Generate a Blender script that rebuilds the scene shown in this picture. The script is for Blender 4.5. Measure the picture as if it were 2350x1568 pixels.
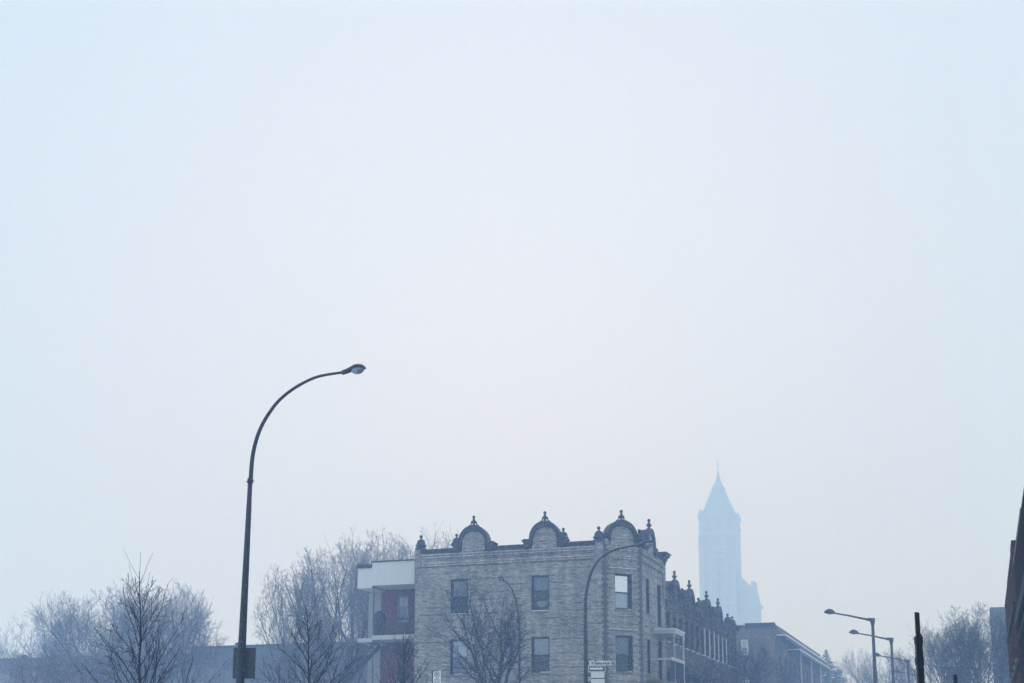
import bpy, bmesh, math, random
import numpy as np
from mathutils import Vector, Matrix

# ------------------------------------------------------------------ scene, camera, world, light
scene = bpy.context.scene
for o in list(bpy.data.objects):
    bpy.data.objects.remove(o)
COL = scene.collection
R = math.radians

# the photographer stands on the pavement close to the right-hand wall; +Y runs up the street
EYE = Vector((0.0, 0.0, 1.6))
PSI, PITCH, FOC = R(18.8), R(10.8), 3130.0          # heading left of the street, upward pitch, focal length in 2350ths
FWD = Vector((-math.sin(PSI), math.cos(PSI), 0)); RGT = Vector((math.cos(PSI), math.sin(PSI), 0)); UPZ = Vector((0, 0, 1))
cam_d = bpy.data.cameras.new('camera'); cam = bpy.data.objects.new('camera', cam_d); COL.objects.link(cam)
cam.location = EYE; cam.rotation_euler = (R(90) + PITCH, 0, PSI)
cam_d.sensor_width = 36.0; cam_d.lens = 36.0 * FOC / 2350.0; cam_d.shift_y = 379.0 / 2350.0
cam_d.clip_start = 0.1; cam_d.clip_end = 3000
scene.camera = cam

SUN_EL, SUN_AZ = R(17), R(341)
world = bpy.data.worlds.new('World'); scene.world = world; world.use_nodes = True
nt = world.node_tree; nt.nodes.clear()
def WN(t, **k):
    n = nt.nodes.new(t)
    for a, b in k.items(): setattr(n, a, b)
    return n
w_out = WN('ShaderNodeOutputWorld'); w_bg = WN('ShaderNodeBackground'); w_bg.inputs['Strength'].default_value = 0.10
sky = WN('ShaderNodeTexSky', sky_type='NISHITA'); sky.sun_disc = False
sky.sun_elevation = SUN_EL; sky.sun_rotation = SUN_AZ; sky.air_density = 1.5; sky.dust_density = 5.0; sky.ozone_density = 1.0
w_tc = WN('ShaderNodeTexCoord'); w_no = WN('ShaderNodeTexNoise'); w_no.inputs['Scale'].default_value = 2.6; w_no.inputs['Detail'].default_value = 3
w_no.inputs['Roughness'].default_value = 0.45
w_ramp = WN('ShaderNodeValToRGB')
w_ramp.color_ramp.elements[0].position = 0.36; w_ramp.color_ramp.elements[0].color = (0.588, 0.744, 0.905, 1)
w_ramp.color_ramp.elements[1].position = 0.66; w_ramp.color_ramp.elements[1].color = (0.638, 0.753, 0.928, 1)
w_gain = WN('ShaderNodeMixRGB', blend_type='MULTIPLY'); w_gain.inputs[0].default_value = 1.0
SKYG = 11.9
w_gain.inputs[2].default_value = (SKYG, SKYG, SKYG, 1)
w_mix = WN('ShaderNodeMixRGB', blend_type='MIX'); w_mix.inputs[0].default_value = 0.975     # closed cloud deck over the clear sky
L = nt.links.new
# the cloud is thinnest, and a little brighter, where the sun stands behind it
w_dot = WN('ShaderNodeVectorMath', operation='DOT_PRODUCT'); w_dot.inputs[1].default_value = (math.sin(SUN_AZ) * math.cos(SUN_EL), math.cos(SUN_AZ) * math.cos(SUN_EL), math.sin(SUN_EL))
w_nrm = WN('ShaderNodeVectorMath', operation='NORMALIZE')
w_rng = WN('ShaderNodeMapRange', interpolation_type='SMOOTHSTEP'); w_rng.inputs[1].default_value = 0.90; w_rng.inputs[2].default_value = 1.0; w_rng.inputs[3].default_value = 0.0; w_rng.inputs[4].default_value = 1.0
w_glow = WN('ShaderNodeMixRGB', blend_type='MIX'); w_glow.inputs[2].default_value = (0.708, 0.808, 0.980, 1)
L(w_tc.outputs['Generated'], w_no.inputs['Vector']); L(w_no.outputs['Fac'], w_ramp.inputs[0]); L(w_tc.outputs['Generated'], w_nrm.inputs[0]); L(w_nrm.outputs[0], w_dot.inputs[0]); L(w_dot.outputs['Value'], w_rng.inputs[0]); L(w_rng.outputs[0], w_glow.inputs[0]); L(w_ramp.outputs[0], w_glow.inputs[1]); L(w_glow.outputs[0], w_gain.inputs[1])
L(sky.outputs[0], w_mix.inputs[1]); L(w_gain.outputs[0], w_mix.inputs[2]); L(w_mix.outputs[0], w_bg.inputs['Color']); L(w_bg.outputs[0], w_out.inputs['Surface'])

sun_d = bpy.data.lights.new('sun', 'SUN'); sun_d.energy = 0.5; sun_d.angle = R(45); sun_d.color = (1.0, 0.97, 0.93)
sun = bpy.data.objects.new('sun', sun_d); COL.objects.link(sun)
sun.rotation_euler = (R(90) - SUN_EL, 0, R(180) - SUN_AZ)
sun.location = (0, -40, 80)

vs = scene.view_settings
vs.view_transform = 'Standard'; vs.look = 'None'; vs.gamma = 1.0; vs.use_curve_mapping = False; vs.exposure = 0.0
scene.render.engine = 'CYCLES'
cy = scene.cycles
cy.max_bounces = 10; cy.diffuse_bounces = 2; cy.glossy_bounces = 2; cy.transparent_max_bounces = 12; cy.transmission_bounces = 4; cy.volume_bounces = 8
cy.use_denoising = True
try: cy.denoiser = 'OPENIMAGEDENOISE'
except Exception: pass

def ray(px, py):
    fp = FWD * math.cos(PITCH) + UPZ * math.sin(PITCH); up = -FWD * math.sin(PITCH) + UPZ * math.cos(PITCH)
    return RGT * ((px - 1175) / FOC) + up * ((1163 - py) / FOC) + fp
def at(px, py, dist):                               # a point of the place, dist metres ahead
    d = ray(px, py); return EYE + d * (dist / d.dot(FWD))
def ss(a, b, x):
    t = max(0.0, min(1.0, (x - a) / (b - a))); return t * t * (3 - 2 * t)
def gz(y): return 2.0 * ss(10, 48, y)               # the street climbs two metres towards the crossing

# ------------------------------------------------------------------ materials
def new_mat(name):
    m = bpy.data.materials.new(name); m.use_nodes = True
    return m, m.node_tree, m.node_tree.nodes['Principled BSDF']
def plain(name, c, rough=0.6, var=0.12, scale=6.0, metal=0.0, spec=0.5, stretch=(1, 1, 1)):
    m, t, b = new_mat(name)
    b.inputs['Roughness'].default_value = rough; b.inputs['Metallic'].default_value = metal
    b.inputs['Specular IOR Level'].default_value = spec
    tc = t.nodes.new('ShaderNodeTexCoord'); mp = t.nodes.new('ShaderNodeMapping'); mp.inputs['Scale'].default_value = stretch
    no = t.nodes.new('ShaderNodeTexNoise'); no.inputs['Scale'].default_value = scale; no.inputs['Detail'].default_value = 5
    rp = t.nodes.new('ShaderNodeValToRGB')
    rp.color_ramp.elements[0].position = 0.3; rp.color_ramp.elements[1].position = 0.7
    rp.color_ramp.elements[0].color = tuple(x * (1 - var) for x in c) + (1,); rp.color_ramp.elements[1].color = tuple(min(1, x * (1 + var)) for x in c) + (1,)
    t.links.new(tc.outputs['Object'], mp.inputs[0]); t.links.new(mp.outputs[0], no.inputs['Vector'])
    t.links.new(no.outputs['Fac'], rp.inputs[0]); t.links.new(rp.outputs[0], b.inputs['Base Color'])
    return m
def brick(name, c1, c2, mortar, course=0.36, dark=0.45, stain=0.22, streak=0.28):
    m, t, b = new_mat(name); N = t.nodes.new; K = t.links.new
    b.inputs['Roughness'].default_value = 1.0; b.inputs['Specular IOR Level'].default_value = 0.05
    uv = N('ShaderNodeUVMap'); uv.uv_map = 'UVMap'
    bt = N('ShaderNodeTexBrick'); bt.inputs['Scale'].default_value = 1.0
    bt.inputs['Brick Width'].default_value = 0.22; bt.inputs['Row Height'].default_value = 0.072
    bt.inputs['Mortar Size'].default_value = 0.007; bt.inputs['Mortar Smooth'].default_value = 0.2; bt.inputs['Bias'].default_value = -0.1
    bt.inputs['Color1'].default_value = c1 + (1,); bt.inputs['Color2'].default_value = c2 + (1,); bt.inputs['Mortar'].default_value = mortar + (1,)
    K(uv.outputs[0], bt.inputs['Vector'])
    # single dark bricks and pale runs, stretched along the courses
    mp = N('ShaderNodeMapping'); mp.inputs['Scale'].default_value = (3.4, 13.9, 1); K(uv.outputs[0], mp.inputs[0])
    n1 = N('ShaderNodeTexNoise'); n1.inputs['Scale'].default_value = 1.0; n1.inputs['Detail'].default_value = 3; K(mp.outputs[0], n1.inputs['Vector'])
    r1 = N('ShaderNodeMapRange'); r1.inputs[1].default_value = 0.35; r1.inputs[2].default_value = 0.65; r1.inputs[3].default_value = 1 - streak; r1.inputs[4].default_value = 1 + streak
    K(n1.outputs['Fac'], r1.inputs[0])
    # a darker header course every sixth row
    sp = N('ShaderNodeSeparateXYZ'); K(uv.outputs[0], sp.inputs[0])
    md = N('ShaderNodeMath'); md.operation = 'FLOORED_MODULO'; md.inputs[1].default_value = course; K(sp.outputs['Y'], md.inputs[0])
    lt = N('ShaderNodeMath'); lt.operation = 'LESS_THAN'; lt.inputs[1].default_value = 0.08; K(md.outputs[0], lt.inputs[0])
    mpb = N('ShaderNodeMapping'); mpb.inputs['Scale'].default_value = (1.6, 2.9, 1); K(uv.outputs[0], mpb.inputs[0])
    n2 = N('ShaderNodeTexNoise'); n2.inputs['Scale'].default_value = 1.0; n2.inputs['Detail'].default_value = 4; K(mpb.outputs[0], n2.inputs['Vector'])
    r2 = N('ShaderNodeMapRange'); r2.inputs[1].default_value = 0.42; r2.inputs[2].default_value = 0.62; r2.inputs[3].default_value = 0.0; r2.inputs[4].default_value = 1.0
    K(n2.outputs['Fac'], r2.inputs[0])
    hd = N('ShaderNodeMath'); hd.operation = 'MULTIPLY'; K(lt.outputs[0], hd.inputs[0]); K(r2.outputs[0], hd.inputs[1])
    r3 = N('ShaderNodeMapRange'); r3.inputs[3].default_value = 1.0; r3.inputs[4].default_value = dark; K(hd.outputs[0], r3.inputs[0])
    # broad weathering
    n3 = N('ShaderNodeTexNoise'); n3.inputs['Scale'].default_value = 0.5; n3.inputs['Detail'].default_value = 6; K(uv.outputs[0], n3.inputs['Vector'])
    r4 = N('ShaderNodeMapRange'); r4.inputs[1].default_value = 0.3; r4.inputs[2].default_value = 0.7; r4.inputs[3].default_value = 1 - stain; r4.inputs[4].default_value = 1 + stain
    K(n3.outputs['Fac'], r4.inputs[0])
    # rain streaks running down the wall
    mpv = N('ShaderNodeMapping'); mpv.inputs['Scale'].default_value = (2.6, 0.28, 1); K(uv.outputs[0], mpv.inputs[0])
    n5 = N('ShaderNodeTexNoise'); n5.inputs['Scale'].default_value = 1.0; n5.inputs['Detail'].default_value = 4; K(mpv.outputs[0], n5.inputs['Vector'])
    r5 = N('ShaderNodeMapRange'); r5.inputs[1].default_value = 0.35; r5.inputs[2].default_value = 0.65; r5.inputs[3].default_value = 0.82; r5.inputs[4].default_value = 1.15; K(n5.outputs['Fac'], r5.inputs[0])
    a0 = N('ShaderNodeMath'); a0.operation = 'MULTIPLY'; K(r5.outputs[0], a0.inputs[0]); K(r1.outputs[0], a0.inputs[1]); r1 = a0
    a = N('ShaderNodeMath'); a.operation = 'MULTIPLY'; K(r1.outputs[0], a.inputs[0]); K(r3.outputs[0], a.inputs[1])
    c = N('ShaderNodeMath'); c.operation = 'MULTIPLY'; K(a.outputs[0], c.inputs[0]); K(r4.outputs[0], c.inputs[1])
    vm = N('ShaderNodeVectorMath'); vm.operation = 'SCALE'; K(bt.outputs['Color'], vm.inputs[0]); K(c.outputs[0], vm.inputs['Scale'])
    K(vm.outputs[0], b.inputs['Base Color'])
    bp = N('ShaderNodeBump'); bp.inputs['Strength'].default_value = 0.3; bp.inputs['Distance'].default_value = 0.01
    K(bt.outputs['Fac'], bp.inputs['Height']); bp.invert = True; K(bp.outputs[0], b.inputs['Normal'])
    return m
def glassy(name, base, refl, rough=0.06, tint=(0.75, 0.85, 1.0)):
    m, t, b = new_mat(name); N = t.nodes.new
    b.inputs['Base Color'].default_value = base + (1,); b.inputs['Roughness'].default_value = rough
    g = N('ShaderNodeBsdfGlossy'); g.inputs['Roughness'].default_value = rough; g.inputs['Color'].default_value = tint + (1,)
    mx = N('ShaderNodeMixShader'); mx.inputs[0].default_value = refl
    # rolled old glass is never quite flat
    tc = N('ShaderNodeTexCoord'); no = N('ShaderNodeTexNoise'); no.inputs['Scale'].default_value = 3.0
    bp = N('ShaderNodeBump'); bp.inputs['Strength'].default_value = 0.15; bp.inputs['Distance'].default_value = 0.02
    t.links.new(tc.outputs['Object'], no.inputs['Vector']); t.links.new(no.outputs['Fac'], bp.inputs['Height']); t.links.new(bp.outputs[0], g.inputs['Normal'])
    t.links.new(b.outputs[0], mx.inputs[1]); t.links.new(g.outputs[0], mx.inputs[2])
    t.links.new(mx.outputs[0], t.nodes['Material Output'].inputs['Surface'])
    return m

M = {}
M['grey_brick'] = brick('grey_brick', (0.435, 0.42, 0.405), (0.262, 0.256, 0.25), (0.165, 0.163, 0.162))
M['trim_brick'] = brick('trim_brick', (0.60, 0.58, 0.56), (0.46, 0.45, 0.44), (0.3, 0.3, 0.3), dark=0.8)
M['row_brick'] = brick('row_brick', (0.135, 0.112, 0.108), (0.105, 0.088, 0.086), (0.12, 0.115, 0.11), dark=0.8)
M['row_brick_pale'] = brick('row_brick_pale', (0.20, 0.18, 0.165), (0.15, 0.135, 0.125), (0.12, 0.115, 0.11))
M['red_brick'] = brick('red_brick', (0.25, 0.065, 0.062), (0.17, 0.05, 0.048), (0.14, 0.11, 0.10), dark=0.9)
M['brown_brick'] = brick('brown_brick', (0.075, 0.042, 0.040), (0.055, 0.032, 0.031), (0.055, 0.045, 0.043), dark=0.85)
M['block_brick'] = brick('block_brick', (0.17, 0.15, 0.15), (0.14, 0.125, 0.125), (0.14, 0.13, 0.13), dark=0.9)
M['quoin'] = plain('quoin_brick', (0.12, 0.115, 0.115), 0.9, 0.25, 9)
M['metal_dark'] = plain('dark_pressed_metal', (0.018, 0.019, 0.026), 0.55, 0.35, 7)
M['recess'] = plain('dark_interior', (0.02, 0.022, 0.028), 0.9, 0.1)
M['frame_dark'] = plain('dark_window_frame', (0.03, 0.032, 0.04), 0.5, 0.2)
M['frame_white'] = plain('white_window_frame', (0.7, 0.7, 0.7), 0.6, 0.08)
M['snow'] = plain('snow', (0.82, 0.84, 0.87), 0.9, 0.05, 3)
M['stone'] = plain('grey_stone', (0.22, 0.22, 0.22), 0.85, 0.2, 3)
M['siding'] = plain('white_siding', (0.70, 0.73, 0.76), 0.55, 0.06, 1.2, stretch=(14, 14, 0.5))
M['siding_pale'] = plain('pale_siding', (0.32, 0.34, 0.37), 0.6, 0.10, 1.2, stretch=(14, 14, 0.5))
M['white_paint'] = plain('white_paint', (0.52, 0.54, 0.57), 0.5, 0.06)
M['frost'] = plain('pale_pane_patch', (0.17, 0.21, 0.27), 0.5, 0.35, 9)
M['roof'] = plain('flat_roof', (0.10, 0.10, 0.11), 0.9, 0.2)
M['pole'] = plain('galvanised_pole', (0.030, 0.031, 0.034), 0.6, 0.30, 14)
M['pole_dark'] = plain('dark_painted_steel', (0.012, 0.013, 0.016), 0.6, 0.3, 20)
M['head'] = plain('cast_lamp_housing', (0.035, 0.035, 0.045), 0.5, 0.35, 18)
M['lens'] = glassy('frosted_lens', (0.10, 0.125, 0.15), 0.25, 0.35, (0.8, 0.9, 1.0))
M['sign_back'] = plain('aluminium_sign_back', (0.045, 0.048, 0.055), 0.55, 0.25, 8)
M['sign_white'] = plain('sign_white', (0.78, 0.81, 0.84), 0.45, 0.04)
M['sign_black'] = plain('sign_black', (0.02, 0.022, 0.026), 0.45, 0.1)
M['sign_red'] = plain('sign_red', (0.13, 0.025, 0.04), 0.45, 0.1)
M['sign_rose'] = plain('sign_rose', (0.35, 0.20, 0.28), 0.45, 0.1)
M['bark'] = plain('bark', (0.035, 0.032, 0.034), 0.9, 0.4, 12)
M['bark_dark'] = plain('young_bark', (0.022, 0.020, 0.022), 0.9, 0.4, 14)
M['pale_twig'] = plain('pale_twigs', (0.13, 0.135, 0.15), 0.9, 0.3, 3)  # twig colour paler all over, for the background trees
M['twig'] = plain('twigs', (0.022, 0.020, 0.024), 0.9, 0.25, 3)
M['needle'] = plain('needles', (0.09, 0.11, 0.11), 0.9, 0.3, 2)
M['asphalt'] = plain('wet_asphalt', (0.09, 0.09, 0.095), 0.7, 0.3, 0.8)
M['slush'] = plain('trodden_snow', (0.78, 0.83, 0.89), 0.9, 0.15, 0.7)
M['cladding'] = plain('slate_blue_cladding', (0.014, 0.018, 0.024), 1.0, 0.25, 3, spec=0.05)
M['canvas'] = plain('weathered_canvas', (0.07, 0.09, 0.105), 1.0, 0.15, 4, spec=0.05)
M['church'] = plain('church_stone', (0.38, 0.37, 0.365), 0.9, 0.2, 0.4)
M['pale_stone'] = plain('pale_church_stone', (0.50, 0.50, 0.49), 0.9, 0.1, 0.4)
M['church_roof'] = plain('church_copper_roof', (0.33, 0.36, 0.36), 0.7, 0.2, 0.4)
M['cover'] = plain('dark_vinyl_cover', (0.022, 0.026, 0.032), 0.6, 0.3)
M['bronze'] = plain('bronze_paint', (0.10, 0.075, 0.05), 0.5, 0.2)
M['low_wall'] = plain('weathered_siding', (0.26, 0.27, 0.29), 0.8, 0.15, 1.2)
M['concrete'] = plain('grey_stucco', (0.15, 0.16, 0.18), 0.9, 0.2, 0.8)
M['glass_mid'] = glassy('window_glass', (0.045, 0.06, 0.09), 0.09)
M['glass_dark'] = glassy('window_glass_dark', (0.010, 0.012, 0.016), 0.012)
M['glass_blind'] = glassy('window_glass_over_blind', (0.09, 0.11, 0.15), 0.15)
M['glass_pale'] = glassy('window_glass_over_pale_blind', (0.22, 0.27, 0.34), 0.2)
M['glass_bright'] = glassy('coated_window_glass', (0.5, 0.53, 0.56), 0.65, 0.05, (0.92, 0.96, 1.0))

fm_, ft_, fb_ = new_mat('snowflake')
fb_.inputs['Base Color'].default_value = (0.95, 0.96, 0.98, 1); fb_.inputs['Roughness'].default_value = 0.9
tl_ = ft_.nodes.new('ShaderNodeBsdfTranslucent'); tl_.inputs['Color'].default_value = (0.95, 0.96, 0.98, 1)
fx_ = ft_.nodes.new('ShaderNodeMixShader'); fx_.inputs[0].default_value = 0.55
ft_.links.new(fb_.outputs[0], fx_.inputs[1]); ft_.links.new(tl_.outputs[0], fx_.inputs[2]); ft_.links.new(fx_.outputs[0], ft_.nodes['Material Output'].inputs['Surface'])
M['flake'] = fm_
# ------------------------------------------------------------------ mesh helper
class MB:
    def __init__(s): s.v = []; s.f = []; s.uv = []; s.mi = []; s.sm = []
    def face(s, pts, mi=0, uv=None, smooth=False):
        pts = [Vector(p) for p in pts]; i = len(s.v); s.v += [tuple(p) for p in pts]; s.f.append(tuple(range(i, i + len(pts))))
        if uv is None:
            n = Vector((0, 0, 0))
            for a in range(1, len(pts) - 1): n += (pts[a] - pts[0]).cross(pts[a + 1] - pts[0])
            if n.length > 1e-12: n.normalize()
            if abs(n.z) > 0.75: uv = [(p.x, p.y) for p in pts]
            else:
                h = Vector((-n.y, n.x, 0)); h.normalize(); uv = [(h.dot(p), p.z) for p in pts]
        s.uv += list(uv); s.mi.append(mi); s.sm.append(smooth)
    def box(s, fr, u0, u1, n0, n1, z0, z1, mi=0):
        o, u, n = fr
        P = lambda a, b, c: o + u * a + n * b + UPZ * c
        c = [P(u0, n0, z0), P(u1, n0, z0), P(u1, n1, z0), P(u0, n1, z0), P(u0, n0, z1), P(u1, n0, z1), P(u1, n1, z1), P(u0, n1, z1)]
        flip = (u.cross(n)).z < 0
        for q in ((3, 2, 1, 0), (4, 5, 6, 7), (0, 1, 5, 4), (1, 2, 6, 5), (2, 3, 7, 6), (3, 0, 4, 7)):
            s.face([c[k] for k in (q[::-1] if flip else q)], mi)
    def loft(s, rings, cap=True, mi=0, smooth=True):
        m = len(rings[0])
        for a in range(len(rings) - 1):
            for k in range(m):
                s.face([rings[a][k], rings[a][(k + 1) % m], rings[a + 1][(k + 1) % m], rings[a + 1][k]], mi, None, smooth)
        if cap:
            s.face(list(reversed(rings[0])), mi); s.face(rings[-1], mi)
    def lathe(s, c, prof, seg=12, lobes=0, amp=0.0, mi=0):
        c = Vector(c); rings = []
        for r, z in prof:
            rings.append([c + Vector((math.cos(a) * r * (1 + amp * abs(math.cos(a * lobes / 2)) - amp), math.sin(a) * r * (1 + amp * abs(math.cos(a * lobes / 2)) - amp), z))
                          for a in [2 * math.pi * k / seg for k in range(seg)]])
        s.loft(rings, True, mi)
    def tube(s, pts, rad, k=8, mi=0, cap=True):
        pts = [Vector(p) for p in pts]; rings = []
        side = None
        for i, p in enumerate(pts):
            d = (pts[min(i + 1, len(pts) - 1)] - pts[max(i - 1, 0)]).normalized()
            if side is None:
                side = d.orthogonal().normalized()
            side = (side - d * side.dot(d)).normalized(); b = d.cross(side)
            r = rad[i] if hasattr(rad, '__len__') else rad
            rings.append([p + side * (math.cos(t) * r) + b * (math.sin(t) * r) for t in [2 * math.pi * q / k for q in range(k)]])
        s.loft(rings, cap, mi)
    def prism(s, fr, poly, n0, n1, mi=0):            # polygon in (u, z) pushed from n0 to n1
        o, u, n = fr
        a = [o + u * p[0] + n * n0 + UPZ * p[1] for p in poly]; b = [o + u * p[0] + n * n1 + UPZ * p[1] for p in poly]
        s.face(a, mi); s.face(b[::-1], mi)
        for k in range(len(poly)):
            j = (k + 1) % len(poly); s.face([a[k], b[k], b[j], a[j]], mi)
    def ring(s, fr, outer, inner, n0, n1, mi=0):     # open strip between two polylines pushed from n0 to n1
        o, u, n = fr
        P = lambda q, d: o + u * q[0] + n * d + UPZ * q[1]
        for k in range(len(outer) - 1):
            s.face([P(inner[k], n0), P(inner[k + 1], n0), P(outer[k + 1], n0), P(outer[k], n0)], mi)
            s.face([P(inner[k], n1), P(outer[k], n1), P(outer[k + 1], n1), P(inner[k + 1], n1)], mi)
            s.face([P(outer[k], n0), P(outer[k + 1], n0), P(outer[k + 1], n1), P(outer[k], n1)], mi)
            s.face([P(inner[k], n0), P(inner[k], n1), P(inner[k + 1], n1), P(inner[k + 1], n0)], mi)
        for k in (0, -1):
            s.face([P(inner[k], n0), P(outer[k], n0), P(outer[k], n1), P(inner[k], n1)], mi)
    def wall(s, fr, u0, u1, z0, z1, holes=(), depth=0.22, mi=0, back=1):
        o, u, n = fr
        P = lambda a, b, c: o + u * a + n * b + UPZ * c
        us = sorted({u0, u1, *[h[0] for h in holes], *[h[1] for h in holes]}); zs = sorted({z0, z1, *[h[2] for h in holes], *[h[3] for h in holes]})
        for i in range(len(us) - 1):
            for j in range(len(zs) - 1):
                a, b, c, d = us[i], us[i + 1], zs[j], zs[j + 1]; cu, cz = (a + b) / 2, (c + d) / 2
                if any(h[0] < cu < h[1] and h[2] < cz < h[3] for h in holes): continue
                s.face([P(a, 0, c), P(b, 0, c), P(b, 0, d), P(a, 0, d)], mi)
        for a, b, c, d in holes:
            for q in ([(a, 0, c), (a, -depth, c), (a, -depth, d), (a, 0, d)], [(b, 0, c), (b, 0, d), (b, -depth, d), (b, -depth, c)],
                      [(a, 0, d), (a, -depth, d), (b, -depth, d), (b, 0, d)], [(a, 0, c), (b, 0, c), (b, -depth, c), (a, -depth, c)]):
                s.face([P(*x) for x in q], mi)
            s.face([P(a, -depth, c), P(b, -depth, c), P(b, -depth, d), P(a, -depth, d)], back)
    def build(s, name, mats, parent=None, label=None):
        me = bpy.data.meshes.new(name)
        off = parent_world(parent)
        me.from_pydata([(x - off.x, y - off.y, z - off.z) for x, y, z in s.v], [], s.f)
        if s.uv:
            lay = me.uv_layers.new(name='UVMap'); lay.data.foreach_set('uv', np.array(s.uv, dtype=np.float32).ravel())
        if not isinstance(mats, (list, tuple)): mats = [mats]
        for m in mats: me.materials.append(m)
        me.polygons.foreach_set('material_index', np.array(s.mi, dtype=np.int32)); me.polygons.foreach_set('use_smooth', np.array(s.sm, dtype=bool))
        bm = bmesh.new(); bm.from_mesh(me); bmesh.ops.remove_doubles(bm, verts=bm.verts, dist=0.0005); bm.to_mesh(me); bm.free()
        me.update()
        o = bpy.data.objects.new(name, me); COL.objects.link(o)
        if parent is not None: o.parent = parent
        if label: o['label'] = label
        return o
def parent_world(p):
    v = Vector((0, 0, 0))
    while p is not None: v = v + p.location; p = p.parent
    return v
def tag(o, label, cat, group=None, kind=None):
    o['label'] = label
    if cat: o['category'] = cat
    if group: o['group'] = group
    if kind: o['kind'] = kind
    return o
def thing(name, label, cat, loc, group=None):
    o = bpy.data.objects.new(name, None); COL.objects.link(o); o.location = loc; o.empty_display_size = 0.3
    return tag(o, label, cat, group)
def structure(name, mb, mat, label, kind='structure'):
    o = mb.build(name, mat); o['label'] = label; o['kind'] = kind
    return o
V = lambda *a: Vector(a)

# ------------------------------------------------------------------ ground, roads, pavements
def sheet(name, x0, x1, y0, y1, lift, mat, label, ny=None):
    mb = MB(); ny = ny or 24
    ys = [y0 + (y1 - y0) * k / ny for k in range(ny + 1)]
    if y0 < 10 < y1 or y0 < 48 < y1:
        ys = sorted(set(ys + [y for y in range(8, 51, 2) if y0 < y < y1]))
    for a, b in zip(ys[:-1], ys[1:]):
        mb.face([V(x0, a, gz(a) + lift), V(x1, a, gz(a) + lift), V(x1, b, gz(b) + lift), V(x0, b, gz(b) + lift)])
    return structure(name, mb, mat, label)
sheet('ground', -900, 900, -60, 1400, -0.15, M['slush'], 'snow covered ground', 30)
sheet('road', -13.9, -5.2, -50, 900, -0.146, M['asphalt'], 'slushy street running away past the corner', 30)
sheet('cross_street', -300, -13.9, 50.6, 61.8, -0.146, M['asphalt'], 'slushy side street in front of the grey building', 2)
def kerbed(name, x0, x1, y0, y1, label):
    mb = MB()
    ys = sorted(set([y0, y1] + [y for y in range(8, 51, 2) if y0 < y < y1]))
    for a, b in zip(ys[:-1], ys[1:]):
        A, B = gz(a), gz(b)
        mb.face([V(x0, a, A), V(x1, a, A), V(x1, b, B), V(x0, b, B)])
        mb.face([V(x1, a, A), V(x1, a, A - 0.15), V(x1, b, B - 0.15), V(x1, b, B)])
        mb.face([V(x0, a, A), V(x0, b, B), V(x0, b, B - 0.15), V(x0, a, A - 0.15)])
    for y in (y0, y1):
        mb.face([V(x0, y, gz(y)), V(x1, y, gz(y)), V(x1, y, gz(y) - 0.15), V(x0, y, gz(y) - 0.15)])
    return structure(name, mb, M['slush'], label)
kerbed('pavement', -5.2, 1.0, -40, 600, 'snowy pavement under the street lights')
kerbed('pavement_west', -200, -13.9, -40, 50.6, 'snowy pavement and lot before the side street')
kerbed('pavement_north', -200, -13.9, 61.8, 66.0, 'snowy pavement at the foot of the grey building')
kerbed('pavement_houses', -16.03, -13.9, 66.0, 400, 'snowy pavement before the row houses')

# ------------------------------------------------------------------ building bits
def window(parent, fr, a, b, c, d, up, low, rec=0.16, frame='frame_dark', sill=True, snow=(0.02, 0.98), rail=None, arched=False):
    """sash window set rec metres behind the wall face"""
    t = 0.095; rail = rail if rail is not None else (c + d) / 2
    f = MB()
    f.box(fr, a, a + t, -rec, -rec + 0.06, c, d); f.box(fr, b - t, b, -rec, -rec + 0.06, c, d)
    f.box(fr, a + t, b - t, -rec, -rec + 0.06, d - t, d); f.box(fr, a + t, b - t, -rec, -rec + 0.06, c, c + t)
    f.box(fr, a + t, b - t, -rec + 0.01, -rec + 0.075, rail - 0.028, rail + 0.028)
    for a_, b_, c_, d_ in ((a + .001, a + .034, c + .001, d - .001), (b - .034, b - .001, c + .001, d - .001), (a + .035, b - .035, d - .04, d - .001)):
        f.box(fr, a_, b_, -rec + 0.061, -0.03, c_, d_)
    w = f.build('window', M[frame], parent)
    p = MB(); o, u, n = fr
    def q(z0, z1, r): return [o + u * x + n * (-r) + UPZ * z for x, z in ((a + t, z0), (b - t, z0), (b - t, z1), (a + t, z1))]
    p.face(q(rail + 0.028, d - t, rec - 0.02), 0); p.face(q(c + t, rail - 0.028, rec - 0.005), 1)
    p.build('pane', [M[up], M[low]], w)
    if sill:
        s = MB(); s.box(fr, a - 0.04, b + 0.04, -rec + 0.061, 0.055, c - 0.07, c - 0.004, 0)
        if snow:
            W = b - a; s.box(fr, a + W * snow[0], a + W * snow[1], -rec + 0.07, 0.05, c - 0.004, c + 0.032, 1)
        s.build('sill', [M['stone'], M['snow']], w)
    return w

def ell(cx, cz, a, b, n=20): return [(cx - a * math.cos(math.pi * k / n), cz + b * math.sin(math.pi * k / n)) for k in range(n + 1)]

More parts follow.
